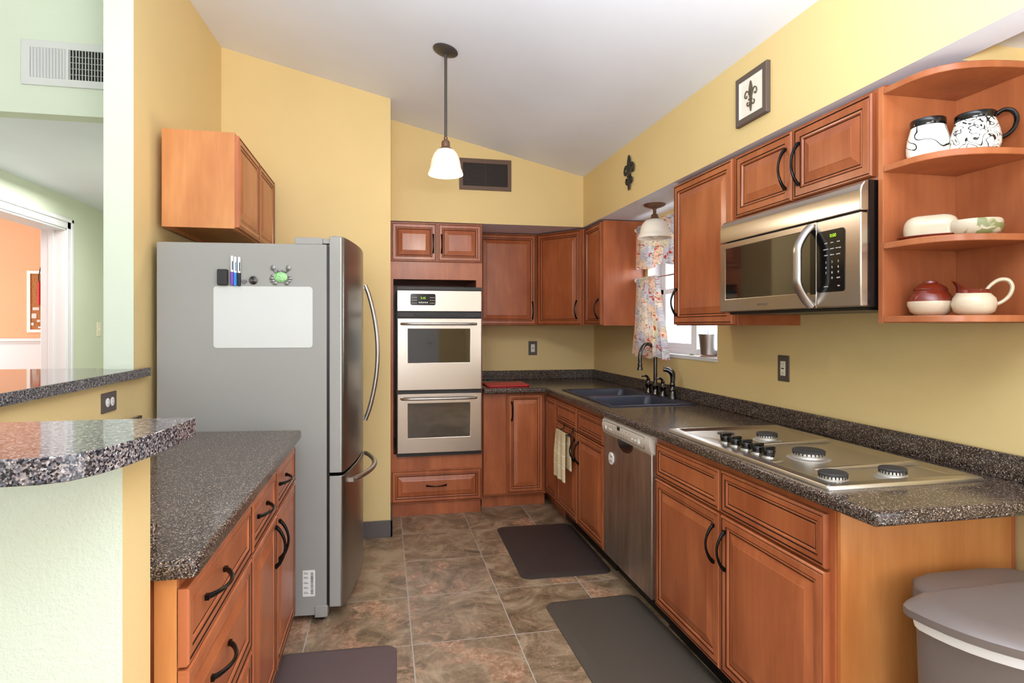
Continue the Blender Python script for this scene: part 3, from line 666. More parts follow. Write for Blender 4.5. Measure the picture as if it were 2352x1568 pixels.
mm = mbf(FB(4.2555))
for gx in range(3):
    for gy in range(3):
        mm.box((.196+gx*.013, 1.54+gy*.02, 0), (.205+gx*.013, 1.544+gy*.02, .0006)); mm.box((.325+gx*.013, 1.54+gy*.02, 0), (.334+gx*.013, 1.544+gy*.02, .0006))
for gx in range(5): mm.box((.245+gx*.014, 1.541, 0), (.255+gx*.014, 1.551, .0006))
t.part('button_marking', mm, GRAYW, parent=dsp)
m = MB(); m.box((x0+.002, 4.262, 1.440), (x1-.002, 4.278, 1.478)); m.box((x0+.12, 4.258, 1.450), (x1-.13, 4.264, 1.466)); t.part('vent', m, BLK, bevel=.002)
for z0, z1, w0, w1, hz in ((.915, 1.432, 1.112, 1.356, 1.392), (.462, .889, .572, .819, .856)):
    mm = mbf(FB(4.278)); mm.cells([x0+.002, .169, .6166, x1-.002], [z0, w0, w1, z1], lambda i, j: not (i == 1 and j == 1), 0, .028)
    d = t.part('oven_door', mm, STEEL, bevel=.003)
    mm = mbf(FB(4.278)); mm.box((.168, w0-.001, .005), (.6176, w1+.001, .0255)); t.part('door_glass', mm, DGLASS, parent=d)
    m = MB(); L, Rg = .122, .662
    m.tube([(L, 4.252, hz), (L+.004, 4.225, hz), (L+.02, 4.214, hz)]+[(L+.02+(Rg-L-.04)*k/8, 4.214-.006*math.sin(PI*k/8), hz) for k in range(1, 9)]+[(Rg-.004, 4.225, hz), (Rg, 4.252, hz)], .0095, 12); t.part('handle', m, HAND, parent=d)

# ================================================================== BACK AND CORNER UPPERS
t = Thing('wall_cabinet', 'single door cherry wall cabinet right of the oven tower', 'cabinet', (.97, 4.8, 1.38))
box_cabinet(t, (.722, 4.68, 1.383), (1.238, YB-.004, 2.13)); front(t, FB(4.68), .735, 1.385, 1.226, 2.125, handle=(1.192, 1.505, True))
t = Thing('corner_wall_cabinet', 'diagonal corner cherry wall cabinet with one door', 'cabinet', (1.6, 4.7, 1.38))
m = MB(); m.prism([(1.240, 4.672), (1.518, 4.326), (XW-.004, 4.326), (XW-.004, YB-.004), (1.240, YB-.004)], 1.383, 2.128); t.part('body', m, WOOD, smooth=False)
U = Vector((1.510-1.236, 4.325-4.665, 0)); Ln = U.length; U.normalize(); N = Vector((U.y, -U.x, 0))
M = frame((1.240+N.x*.002, 4.672+N.y*.002, 0), U, N); front(t, M, .008, 1.385, Ln-.006, 2.122, handle=(Ln-.045, 1.505, True))
t = Thing('wall_cabinet', 'narrow cherry wall cabinet with plain end panel facing the window', 'cabinet', (1.68, 4.13, 1.38))
box_cabinet(t, (XU+.02, 3.948, 1.383), (XW-.004, 4.322, 2.125)); front(t, FR(XU+.02), -4.295, 1.385, -3.955, 2.118, handle=(-3.995, 1.50, True), w=.05)
t.part('end_panel', MB().box((XU+.018, 3.940, 1.38), (XW-.004, 3.948, 2.128)), WOOD, smooth=False)

# ================================================================== RIGHT UPPERS
M = FR(XU+.02)
t = Thing('wall_cabinet', 'single door cherry wall cabinet between the window and microwave', 'cabinet', (1.68, 2.61, 1.38))
box_cabinet(t, (XU+.02, 2.332, 1.378), (XW-.004, 2.885, 2.125)); front(t, M, -2.880, 1.383, -2.350, 2.116, handle=(-2.845, 1.50, True), w=.055)
t = Thing('wall_cabinet', 'two door cherry wall cabinet above the microwave', 'cabinet', (1.68, 1.94, 1.83))
box_cabinet(t, (XU+.02, 1.556, 1.832), (XW-.004, 2.329, 2.125))
front(t, M, -2.322, 1.848, -1.962, 2.112, handle=(-1.993, 1.975, True), w=.055, L=.15); front(t, M, -1.952, 1.848, -1.590, 2.112, handle=(-1.920, 1.975, True), w=.055, L=.15)
# microwave
t = Thing('microwave', 'stainless over-the-range microwave with curved handle under the wall cabinet', 'microwave', (1.63, 1.93, 1.43))
y0, y1 = 1.556, 2.326
t.part('body', MB().box((1.468, y0+.004, 1.432), (XW-.006, y1-.004, 1.829)), BLACK, bevel=.003)
t.part('underside', MB().box((1.475, y0+.02, 1.424), (XW-.03, y1-.02, 1.433)), BLK)
M = FR(1.468)
def slabprof(z0, z1, ya, yb, pr, name, mat, par=None, bev=.003, holes=None):
    m = MB(); m.loft([[(x, y, z) for x, z in pr] for y in (yb, ya)]); return t.part(name, m, mat, parent=par, bevel=bev)
slabprof(0, 0, y0, y1, [(1.47, 1.732), (1.440, 1.732), (1.440, 1.792), (1.444, 1.808), (1.455, 1.822), (1.47, 1.829)], 'top_grille', STEEL)
ysp = 1.745
mm = mbf(M); mm.cells([-y1, -2.285, -1.775, -ysp-.001], [1.435, 1.490, 1.703, 1.728], lambda i, j: not (i == 1 and j == 1), 0, .028); d = t.part('door', mm, STEEL, bevel=.003)
mm = mbf(M); mm.box((-2.286, 1.489, .005), (-1.774, 1.704, .0265)); t.part('door_glass', mm, DGLASS, parent=d)
mm = mbf(M); mm.box((-1.774, 1.482, .0275), (-1.747, 1.700, .0285)); t.part('door_edge_strip', mm, BLACK, parent=d)
mm = mbf(M); mm.cells([-ysp+.001, -y0], [1.435, 1.728], lambda i, j: True, 0, .028); cp = t.part('control_panel', mm, STEEL, bevel=.004)
mm = mbf(M); mm.prism(rrect(-ysp+.004, 1.486, -1.618, 1.690, .012), .028, .030); kp = t.part('keypad', mm, BLACK, parent=cp)
KM = M @ Matrix.Translation((0, 0, .0303))
textmesh(t, 'clock_digits', '0:00', .016, KM @ Matrix.Translation((-1.667, 1.670, 0)), GLOW, kp)
for r, row in enumerate((('1', '2', '3'), ('4', '5', '6'), ('7', '8', '9'), ('', '0', 'start'))):
    for c, s in enumerate(row):
        if s: textmesh(t, 'key_print', s, .0105 if len(s) == 1 else .008, KM @ Matrix.Translation((-1.698+c*.027, 1.584-r*.0175, 0)), TXT, kp)
for r, row in enumerate((('cook', 'timer', 'clock'), ('popcorn', 'potato', 'beverage'), ('reheat', 'defrost', 'power'))):
    for c, s in enumerate(row): textmesh(t, 'key_print', s, .0062, KM @ Matrix.Translation((-1.698+c*.027, 1.648-r*.02, 0)), TXT, kp)
textmesh(t, 'key_print', 'light', .0062, KM @ Matrix.Translation((-1.642, 1.505, 0)), TXT, kp); textmesh(t, 'key_print', 'exhaust', .0062, KM @ Matrix.Translation((-1.698, 1.505, 0)), TXT, kp)
textmesh(t, 'logo', 'FRIGIDAIRE', .0125, M @ Matrix.Translation((-2.035, 1.459, .0283)), DTXT, d)
m = mbf(M); pts = []; hy = -1.768
for k in range(17):
    s = k/16; zz = 1.443+.272*s; pts.append((hy, zz, .030+.054*min(1, 1.22*math.sin(PI*s)**.8)))
m.tube(pts, .012, 16, 0, 1.5, sm=2); t.part('handle', m, HAND, parent=d)

# corner shelf unit with dishes
t = Thing('open_shelf_unit', 'open cherry wood end shelf unit with curved shelves holding pottery', 'shelf', (1.62, 1.43, 1.385))
t.part('side_panel', MB().box((1.50, 1.535, 1.383), (1.788, 1.553, 2.108)), WIN, smooth=False, bevel=.001)
t.part('back_panel', MB().box((1.770, 1.20, 1.383), (1.788, 1.5345, 2.108)), WIN, smooth=False)
P = [(1.500, 1.534), (1.769, 1.534), (1.769, 1.215), (1.72, 1.225), (1.66, 1.248), (1.60, 1.285), (1.55, 1.335), (1.518, 1.385), (1.503, 1.43)]
P = [(1.500, 1.534), (1.500, 1.44), (1.506, 1.405), (1.522, 1.372), (1.548, 1.345), (1.582, 1.325), (1.625, 1.312), (1.68, 1.303), (1.769, 1.295), (1.769, 1.534)]
SH = [2.083, 1.845, 1.609, 1.385]
for z in SH: t.part('shelf', MB().prism(P, z, z+.019), WIN, bevel=.002)
t.part('screw_head', MB().lathe([(.004, 0), (.003, .002)], (1.53, 1.5335, 2.065), 8), CHROME) if False else None

def mugbody(h, r, mats, rim):
    m = MB(); prof = [(r*.70, 0), (r*.93, h*.06), (r*1.03, h*.2), (r*1.04, h*.36), (r*.98, h*.55), (r*.87, h*.74), (r*.82, h*.82)]
    m.lathe(prof, n=36, mi=0); 
    m.lathe([(r*.82, h*.82), (r*.84, h*.84), (r*.85, h*.98), (r*.83, h), (r*.77, h*.99), (r*.75, h*.86), (r*.7, h*.4), (r*.4, h*.1)], n=36, mi=1, cap=False)
    return m
t = Thing('squat_mug', 'white mug with bold black line drawings, left on the top shelf', 'mug', (1.592, 1.468, 1.8645), local=True)
t.part('body', mugbody(.122, .053, 0, 0), [MUGA, BLACK])
t = Thing('squat_mug', 'white mug with fine scribbled black pattern and black handle', 'mug', (1.655, 1.378, 1.8645), local=True)
b = t.part('body', mugbody(.112, .057, 0, 0), [MUGB, BLACK])
m = MB(); dx, dy = .70, -.71
m.tube([(dx*q, dy*q, z) for q, z in ((.046, .103), (.062, .113), (.080, .108), (.090, .088), (.086, .062), (.072, .044), (.056, .036))], [.006, .006, .0065, .0065, .006, .006, .006], 10, flat=1.5, sm=5); t.part('handle', m, BLACK)
t = Thing('butter_dish', 'cream covered butter dish on a brown plate, middle shelf', 'butter dish', (1.588, 1.455, 1.6285), rz=math.radians(-52), local=True)
m = MB(); m.lathe([(.07, 0), (.078, .004), (.085, .010), (.083, .012), (.06, .008)], n=36, sx=1, sy=.6); t.part('plate', m, REDBR)
m = MB(); m.loft([[(x, y, z) for x, y in rrect(-a, -b_, a, b_, min(a, b_)*.95, 8)] for a, b_, z in ((.066, .036, .009), (.0675, .0375, .02), (.068, .038, .033), (.0668, .0368, .045), (.064, .034, .054), (.059, .029, .062), (.051, .022, .068), (.04, .014, .0715), (.02, .005, .073))]); t.part('lid', m, CREAM)
m = MB(); m.lathe([(.045, 0), (.058, .008), (.064, .025), (.062, .042), (.058, .046), (.054, .042), (.056, .02), (.03, .006)], n=36, sx=1.0, sy=.75)
o = single('painted_bowl', 'small oval pottery bowl with green leaf painting on middle shelf', 'bowl', m, BOWLM, (0, 0, 0)); o.location = (1.645, 1.37, 1.6285); o.rotation_euler = (0, 0, math.radians(-45))
t = Thing('sugar_bowl', 'round cream and brown lidded sugar bowl on the bottom shelf', 'sugar bowl', (1.60, 1.468, 1.4045), local=True)
m = MB(); m.lathe([(.040, 0), (.056, .012), (.064, .032), (.0635, .044)], n=36, mi=0); m.lathe([(.0635, .044), (.060, .058), (.051, .070), (.047, .076), (.049, .080), (.045, .079), (.05, .06)], n=36, mi=1, cap=False); t.part('bowl', m, [CREAM, REDBR])
m = MB(); m.lathe([(.048, .080), (.044, .087), (.030, .097), (.022, .100), (.020, .106), (.012, .108), (.008, .104)], n=30); t.part('lid', m, REDBR)
t.e.scale = (.90, .90, .97)
t = Thing('creamer_pitcher', 'cream pottery creamer with brown pointed spout and loop handle', 'pitcher', (1.643, 1.372, 1.4045), local=True)
m = MB(); n = 36; dxs = (-.70, .71)
rings = []
for q, z, sp in ((.038, 0, 0), (.052, .010, 0), (.059, .030, 0), (.055, .048, 0), (.042, .062, .1), (.036, .072, .5), (.037, .080, 1.0), (.031, .078, 1.0), (.030, .06, .4)):
    R_ = []
    for k in range(n):
        a = 2*PI*k/n; ca, sa = math.cos(a), math.sin(a); d_ = max(0, ca*dxs[0]+sa*dxs[1]); e_ = max(0, d_-.5)*2
        rr_ = q*(1+sp*.55*e_); R_.append((rr_*ca, rr_*sa, z+sp*.020*e_*e_-sp*.012*(1-d_)*0.6))
    rings.append(R_)
m.loft(rings[:5], 0, True); m.loft(rings[4:], 1, False); t.part('body', m, [CREAM, REDBR])
m = MB(); hx, hy = .68, -.73; m.tube([(hx*q, hy*q, z) for q, z in ((.026, .064), (.042, .085), (.062, .098), (.082, .096), (.092, .078), (.086, .055), (.070, .038), (.050, .028))], [.005, .005, .0055, .006, .006, .0055, .005, .005], 10, flat=1.4, sm=5); t.part('handle', m, CREAM)
t.e.scale = (.90, .90, 1.0)

# ================================================================== LEFT RUN
t = Thing('bar_top', 'raised speckled bar top with rounded near end, wrapping the half wall', 'counter', (-1.0, 1.6, 1.155))
out = [(-1.70, .905), (-.50, .905), (-.462, .907), (-.432, .921), (-.410, .955), (-.392, 1.005), (-.380, 1.07), (-.370, 1.16), (-.366, 1.258), (-1.01, 1.258), (-1.01, 2.845), (-1.034, 2.845), (-1.037, 2.748), (-1.162, 2.748), (-1.162, 2.82), (-1.70, 2.82)]
t.part('slab', MB().prism(out, 1.1555, 1.193), SPKBAR, bevel=.0015)
t = Thing('countertop', 'speckled brown countertop left of the aisle, in front of the refrigerator', 'countertop', (-.7, 2.0, .876))
m = MB(); m.prism([(-1.043, 1.2445), (-.372, 1.2445), (-.36, 1.256), (-.36, 2.725), (-1.043, 2.80)], .876, .914); t.part('top', m, SPK, bevel=.009, seg=3)
m = MB(); m.prism([(-1.043, 1.2445), (-.436, 1.2445), (-.436, 1.262), (-1.025, 1.262), (-1.025, 2.79), (-1.0435, 2.79)], .914, .99); t.part('backsplash', m, SPK, bevel=.004)
t = Thing('drawer_base_cabinet', 'cherry wood base cabinet with three stacked drawers at near left', 'cabinet', (-.7, 1.55, 0))
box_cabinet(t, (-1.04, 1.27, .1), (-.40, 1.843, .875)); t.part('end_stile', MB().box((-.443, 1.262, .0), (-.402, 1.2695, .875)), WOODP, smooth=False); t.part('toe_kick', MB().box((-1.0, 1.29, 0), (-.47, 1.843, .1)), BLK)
M = FL(-.40)
front(t, M, 1.262, .697, 1.838, .852, 'drawer', 'flat', handle=(1.45, .815-.03, False), L=.15); front(t, M, 1.262, .428, 1.838, .690, 'drawer', 'raised', handle=(1.49, .585, False), L=.15); front(t, M, 1.262, .115, 1.838, .42, 'drawer', 'raised', handle=(1.49, .30, False), L=.15)
t = Thing('base_cabinet', 'cherry wood base cabinet with two doors below two small drawers by the refrigerator', 'cabinet', (-.7, 2.27, 0))
box_cabinet(t, (-1.04, 1.846, .1), (-.40, 2.70, .875)); t.part('toe_kick', MB().box((-1.0, 1.846, 0), (-.47, 2.69, .1)), BLK)
front(t, M, 1.852, .70, 2.243, .850, 'drawer', 'flat', handle=(1.98, .79, False), L=.14); front(t, M, 2.25, .70, 2.69, .850, 'drawer', 'flat', handle=(2.36, .79, False), L=.14)
front(t, M, 1.852, .115, 2.243, .69, handle=(2.212, .585, True), L=.14); front(t, M, 2.25, .115, 2.69, .69, handle=(2.285, .585, True), L=.14)

# refrigerator (turned slightly)
FRZ = math.radians(-4); FO = Vector((-.262, 2.838, 0))
t = Thing('refrigerator', 'large stainless bottom-freezer refrigerator with grey side facing the camera', 'refrigerator', FO, FRZ, local=True)
Wd = .80
t.part('body', MB().box((-.745, 0, .03), (0, Wd, 1.755)), FRG, bevel=.004)
def fdoor(z0, z1):
    m = MB(); prof = [(.012, 0), (.062, 0), (.072, .006), (.078, .018)]+[(.078+.034*math.sin(PI*(s/10)*.93+.05), .018+(Wd-.036)*s/10) for s in range(1, 10)]+[(.078, Wd-.018), (.070, Wd), (.012, Wd)]
    m.prism([(x, y) for x, y in prof], z0, z1); m.m[2] = 1; return m
d1 = t.part('door', fdoor(.690, 1.793), [FRD, FRG], bevel=.003); d2 = t.part('freezer_drawer', fdoor(.065, .676), [FRD, FRG], bevel=.003)
m = MB(); pts = [(.105+.072*math.sin(PI*k/16)**.8, .70, .825+.79*k/16) for k in range(17)]; m.tube(pts, .0125, 14, 0, 1.1)
m.box((.085, .69, .822), (.108, .71, .846)); m.box((.085, .69, 1.594), (.108, .71, 1.618)); t.part('handle', m, HAND, parent=d1)
m = MB(); pts = [(.108+.075*math.sin(PI*k/16)**.8, .10+.60*k/16, .632) for k in range(17)]; m.tube(pts, .0125, 14, 0, 1.1)
m.box((.08, .09, .622), (.11, .112, .642)); m.box((.08, .69, .622), (.11, .712, .642)); t.part('handle', m, HAND, parent=d2)
m = MB(); m.box((-.145, .004, 1.755), (-.02, .16, 1.787)); m.box((-.02, .01, 1.76), (.055, .07, 1.783)); m.lathe([(.016, 0), (.016, .03), (.012, .034)], (.035, .03, 1.765), 14); t.part('hinge_cover', m, FRG, bevel=.003)
m = MB(); m.box((0, .004, .07), (.012, Wd-.01, 1.75)); t.part('door_seal', m, BLK)
m = MB(); m.box((-.055, -.004, .02), (.004, .05, .075)); t.part('foot_bracket', m, FRG, bevel=.004)
m = MB(); mm = MB(); mm.T = Matrix.Translation((-.025, .03, .0185)) @ Matrix.Rotation(PI/2, 4, 'X'); mm.lathe([(.018, -.012), (.018, .012)], n=18); t.part('roller', mm, BLK)
m = MB(); m.box((-.72, .02, 0), (-.66, .06, .031)); m.box((-.72, Wd-.06, 0), (-.66, Wd-.02, .031)); m.box((-.05, Wd-.06, 0), (0, Wd-.02, .031)); t.part('foot', m, BLK)
SM = Matrix(((1, 0, 0, 0), (0, 0, -1, 0), (0, 1, 0, 0), (0, 0, 0, 1)))   # local xy sheet -> xz plane facing -y
m = MB(); m.T = SM; m.prism(rrect(-.108, .12, -.052, .242, .004), 0, .0008); st = t.part('sticker', m, WHITE)
m = MB(); m.T = SM; zz = .13
while zz < .23:
    hgt = random.choice((.0012, .002, .003)); m.box((-.072, zz, .0008), (-.060, zz+hgt, .0012)); zz += hgt+random.choice((.0015, .0025))
for zz in (.135, .158, .18, .205, .225): m.box((-.103, zz, .0008), (-.082, zz+.002, .0012)); m.box((-.103, zz+.005, .0008), (-.088, zz+.0065, .0012))
t.part('sticker_print', m, DTXT, parent=st)
FM = Matrix.Translation(FO) @ Matrix.Rotation(FRZ, 4, 'Z')
def onf(lx, z): return FM @ Vector((lx, 0, z))
def fitem(name, label, cat, lx, z, group=None): return Thing(name, label, cat, onf(lx, z), FRZ, group=group, local=True)
m = MB(); m.T = SM; m.prism(rrect(-.2185, -.141, .2185, .141, .015), .0005, .0025)
o = m.build('whiteboard', base('whiteboard_white', (206, 206, 203), 0.35)); o.location = onf(-.2815, 1.416); o.rotation_euler = (0, 0, FRZ); tag(o, 'blank white magnetic sheet stuck on the refrigerator side', 'whiteboard')
m = MB(); m.T = SM; m.prism(rrect(-.022, -.036, .022, .036, .006), .0005, .022); o = m.build('board_eraser', BLK, bevel=.003); o.location = onf(-.457, 1.597); o.rotation_euler = (0, 0, FRZ); tag(o, 'black felt eraser magnet above the white sheet', 'eraser')
for lx, z, cm, cn in ((-.418, 1.630, PURP, 'purple'), (-.404, 1.626, BLUE, 'blue'), (-.387, 1.625, BLK, 'black')):
    tt = fitem('dry_erase_marker', 'white dry-erase marker with %s band on the refrigerator side' % cn, 'marker', lx, z, 'markers on the refrigerator')
    mk = MB(); mk.lathe([(.0045, .065), (.006, .062), (.0065, .03), (.0065, -.008)], (0, -.0075, 0), 14); tt.part('barrel', mk, WHITE)
    mk = MB(); mk.lathe([(.0072, -.008), (.0072, -.058), (.006, -.068)], (0, -.0075, 0), 14); tt.part('cap', mk, cm)
    mk = MB(); mk.box((.002, -.0145, .0), (.0055, -.012, .04)); tt.part('printed_label', mk, cm if cn != 'purple' else BLK)
mk = MB(); mk.T = SM; hp = []
for k in range(24):
    a = 2*PI*k/24; hp.append((.0007*16*math.sin(a)**3, .0007*(13*math.cos(a)-5*math.cos(2*a)-2*math.cos(3*a)-math.cos(4*a))))
mk.prism(hp[::-1], .0005, .006); o = mk.build('heart_magnet', GUN, bevel=.001); o.location = onf(-.366, 1.578); o.rotation_euler = (0, 0, FRZ); tag(o, 'tiny pewter heart magnet beside the round magnet', 'magnet')
mk = MB(); mk.T = SM; mk.lathe([(.019, .0005), (.019, .006), (.016, .008)], n=28); mk.tube([(.0165*math.exp(-k/22)*math.cos(k*.55), .0165*math.exp(-k/22)*math.sin(k*.55), .009) for k in range(40)], .0017, 6)
o = mk.build('rose_magnet', GUN); o.location = onf(-.326, 1.585); o.rotation_euler = (0, 0, FRZ); tag(o, 'round dark metal magnet with swirled rose relief', 'magnet')
tt = fitem('crab_magnet', 'pewter crab magnet with green glitter shell', 'magnet', -.205, 1.600)
mk = MB(); mk.T = SM; mk.lathe([(.030, .001), (.031, .005), (.026, .010), (.012, .013)], n=28, sx=1, sy=.78); tt.part('shell', mk, GREENG)
mk = MB(); mk.T = SM
for s in (-1, 1):
    for (px, pz, r) in ((.036, .006, .009), (.040, -.006, .009), (.036, -.018, .009), (.026, -.028, .010)): mk.lathe([(r, .001), (r, .005), (r*.5, .007)], (s*px, pz, 0), 12, sx=1.1, sy=.8)
    mk.tube([(s*.018, .02, .004), (s*.030, .030, .004)], .004, 8)
    mk.lathe([(.013, .001), (.013, .006), (.007, .009)], (s*.034, .043, 0), 14, sx=.85, sy=1); mk.lathe([(.006, .001), (.006, .008), (.003, .010)], (s*.0095, .029, 0), 12)
tt.part('legs_and_claws', mk, PEWT)

# cabinet above the refrigerator
t = Thing('wall_cabinet', 'cherry wall cabinet with two doors hung above the refrigerator', 'cabinet', (-.84, 3.39, 1.83))
m = MB(); m.box((-1.0, 2.94, 1.85), (-.687, 3.862, 2.282)); m.box((-1.0, 2.94, 1.832), (-.687, 2.955, 1.85)); m.box((-1.0, 3.845, 1.832), (-.687, 3.862, 1.85)); m.box((-.705, 2.955, 1.832), (-.687, 3.845, 1.85)); m.box((-1.0, 2.955, 1.832), (-.985, 3.845, 1.85))
t.part('body', m, WOODP, smooth=False)
M = FL(-.687); front(t, M, 2.942, 1.838, 3.412, 2.268); front(t, M, 3.418, 1.838, 3.86, 2.268)

# ================================================================== LIGHTS THE ROOM HAS
t = Thing('pendant_light', 'lit bell glass pendant light hanging from the sloped ceiling', 'lamp', (.31, 3.02, 2.15))
px, py = .312, 3.02; sl_ = math.atan(.235)
m = MB(); m.T = Matrix.Translation((px, py, cz(px))) @ Matrix.Rotation(sl_, 4, 'Y'); m.lathe([(.064, -.001), (.066, -.006), (.058, -.012), (.035, -.018), (.012, -.026)], n=32)
for k in range(26): a = 2*PI*k/26; m.box((.061*math.cos(a)-.003, .061*math.sin(a)-.003, -.010), (.061*math.cos(a)+.003, .061*math.sin(a)+.003, -.004))
t.part('canopy', m, BRZP)
t.part('rod', MB().tube([(px, py, cz(px)-.02), (px, py, 2.335)], .0075, 12), BRZP)
m = MB(); m.lathe([(.006, .115), (.011, .110), (.008, .100), (.018, .094), (.022, .085), (.022, .062), (.034, .052), (.030, .048)], (px, py, 2.235), 24); t.part('socket', m, BRZS)
def bell(r, h, c):
    m = MB(); m.lathe([(r*.33, h), (r*.5, h*.96), (r*.68, h*.8), (r*.80, h*.58), (r*.86, h*.36), (r*.88, h*.24), (r*.92, h*.2), (r, h*.04), (r*.99, 0), (r*.95, .002), (r*.86, h*.2), (r*.80, h*.40), (r*.62, h*.8), (r*.3, h*.97)], c, 40, cap=False); return m
t.part('glass_shade', bell(.090, .130, (px, py, 2.155)), SHADEON)
t.part('bulb', MB().lathe([(.012, .07), (.02, .05), (.029, .02), (.026, -.004), (.012, -.014), (.003, -.016)], (px, py, 2.178), 20), BULBON)
pl = bpy.data.lights.new('pendant_bulb_light', 'POINT'); pl.energy = 8; pl.color = (1, .88, .72); pl.shadow_soft_size = .04
po = bpy.data.objects.new('pendant_bulb_light', pl); col.objects.link(po); po.location = (px, py, 2.11)
t = Thing('ceiling_light', 'unlit semi-flush ceiling light with white glass shade by the window', 'lamp', (1.655, 3.38, 1.92))
lx, ly = 1.655, 3.40
m = MB(); m.lathe([(.066, 0), (.068, -.005), (.060, -.012), (.04, -.02), (.014, -.028), (.009, -.04), (.012, -.05), (.008, -.055), (.02, -.066), (.024, -.085), (.036, -.098), (.030, -.100)], (lx, ly, 2.135), 32); t.part('mount', m, BRZS)
t.part('glass_shade', bell(.105, .118, (lx, ly, 1.923)), SHADEOFF)
t.part('bulb', MB().lathe([(.012, .07), (.02, .05), (.03, .02), (.026, -.006), (.012, -.018), (.003, -.02)], (lx, ly, 1.945), 20), SHADEOFF)

# ================================================================== CURTAINS
def tier(y0a, y1a, y0b, y1b, zt, zb, xt, xb, nf, amp, ph=0):
    m = MB()
    def fn(u, v):   # v 0 bottom .. 1 top
        ya = y0b+(y1b-y0b)*u; yt = y0a+(y1a-y0a)*u; y = ya+(yt-ya)*v
        z = zb+(zt-zb)*v + .012*math.sin(u*17+ph)*(1-v)
        a = amp*(.55+.45*(1-v)); x = (xb+(xt-xb)*v**.7) + a*math.sin(u*nf*2*PI+ph+.5*math.sin(u*9)) + .3*a*math.sin(u*nf*4.3*PI+2*v)
        return (x-.012*(1-v)*math.sin(u*PI), y+.25*a*math.cos(u*nf*2*PI), z)
    m.grid(fn, 130, 30, uv=True); return m
def curtain(name, label, rodlabel, args, gather, uvs, group='window curtains'):
    c = ((args[0]+args[1])/2)
    o = tier(*args).build(name, FAB, None, (1.79, c, args[5]), uvs=uvs); o.location = (1.79, c, args[5]); tag(o, label, 'curtain', group); return o
curtain('curtain_valance', 'floral plaid valance gathered on the upper window rod', '', (3.93, 3.02, 3.93, 3.02, 2.085, 1.772, 1.775, 1.765, 13, .018, .3), 0, (2.6, 1.0))
curtain('curtain_tier', 'floral plaid lower curtain panel pushed aside on the lower rod', '', (3.925, 3.60, 3.93, 3.42, 1.715, 1.172, 1.775, 1.745, 9, .022, 1.1), 0, (1.7, 1.6))
for nm, z, lab in (('curtain_rod', 2.06, 'upper thin white curtain rod across the window top'), ('curtain_rod', 1.70, 'lower curtain rod crossing the middle of the window')):
    t = Thing(nm, lab, 'curtain rod', (1.775, 3.45, z))
    t.part('rod', MB().tube([(1.775, 3.935, z), (1.775, 2.99, z)], .005, 10), CHROME)
    m = MB()
    for y in (3.945, 2.98): m.T = Matrix.Translation((1.775, y, z)); m.lathe([(.004, -.014), (.011, -.009), (.014, 0), (.011, .009), (.004, .014)], n=16)
    t.part('finial', m, IVORY)
    t.part('bracket', MB().box((1.775, 3.93, z-.004), (XW, 3.937, z+.004)).box((1.775, 2.985, z-.004), (XW, 2.992, z+.004)), CHROME)
# things on the sill
t = Thing('metal_planter', 'small galvanised pot standing on the window sill', 'pot', (1.925, 3.245-.06+.0, 1.2))
c = (1.90, 3.19, 1.202)
m = MB(); m.lathe([(.042, 0), (.046, .004), (.056, .105), (.060, .122), (.060, .126), (.055, .124), (.05, .09), (.04, .02)], c, 30); t.part('bucket', m, HAND)
m = MB(); m.lathe([(.05, .095), (.02, .1)], c, 20); t.part('soil', m, VDARK)
m = MB(); m.tube([(1.89, 3.2, 1.29), (1.885, 3.205, 1.345)], .0025, 6); m.tube([(1.9, 3.19, 1.29), (1.905, 3.21, 1.35)], .0025, 6); m.tube([(1.905, 3.18, 1.29), (1.9, 3.2, 1.34)], .0025, 6); t.part('stick', m, BLUESHADE)
m = MB(); m.lathe([(.048, 0), (.058, .003), (.062, .008), (.055, .006)], (1.90, 3.19, 1.1932), 26, sx=.7, sy=1.1)
single('terracotta_saucer', 'flat pale terracotta saucer under the metal pot', 'saucer', m, PINK, (1.90, 3.19, 1.1932))
m = MB(); m.add([(1.865, 3.36, 1.194), (1.875, 3.33, 1.20), (1.868, 3.29, 1.197), (1.855, 3.33, 1.195), (1.866, 3.33, 1.206)], [(0, 1, 4), (1, 2, 4), (2, 3, 4), (3, 0, 4), (3, 2, 1, 0)])
single('dry_leaf', 'small green dried leaf lying on the window sill', 'leaf', m, LEAF, (1.865, 3.33, 1.194))

# ================================================================== WALL THINGS
# framed picture
def stroke_fleur(m, M, s, r, depth, flat=1.0):
    m.T = M
    loop = [(0, 1.0), (.10, .72), (.155, .42), (.10, .12), (.03, -.12), (0, -.2)]
    for sg in (-1, 1):
        m.tube([(sg*x*s, z*s, depth) for x, z in loop], r, 8, flat=flat, sm=4)
        m.tube([(sg*x*s, z*s, depth) for x, z in ((.06, -.2), (.14, .05), (.26, .33), (.42, .46), (.58, .36), (.64, .16), (.56, .02), (.44, .03), (.42, .14))], r, 8, flat=flat, sm=4)
        m.tube([(sg*x*s, z*s, depth) for x, z in ((.04, -.24), (.13, -.5), (.26, -.6), (.38, -.52), (.38, -.38), (.29, -.34))], r, 8, flat=flat, sm=4)
        m.tube([(sg*x*s, z*s, depth) for x, z in ((0, -.24), (.07, -.6), (.04, -.85), (0, -1.0))], r, 8, flat=flat)
    m.box((-.16*s, -.26*s, depth-r), (.16*s, -.15*s, depth+r*1.3))
t = Thing('framed_picture', 'small square dark framed fleur-de-lis tile high on the yellow soffit', 'picture', (1.5, 2.17, 2.325))
M = FR(1.5)
mm = mbf(M @ Matrix.Translation((-2.275, 2.222, 0))); mm.rings(.208, .205, [(0, .001, 0), (0, .017, 0), (.003, .020, 0), (.026, .019, 0), (.028, .014, 1), (.030, .013, 1)]); t.part('frame', mm, [base('weathered_dark_frame', (92, 78, 70), 0.6), WHITE], smooth=False)
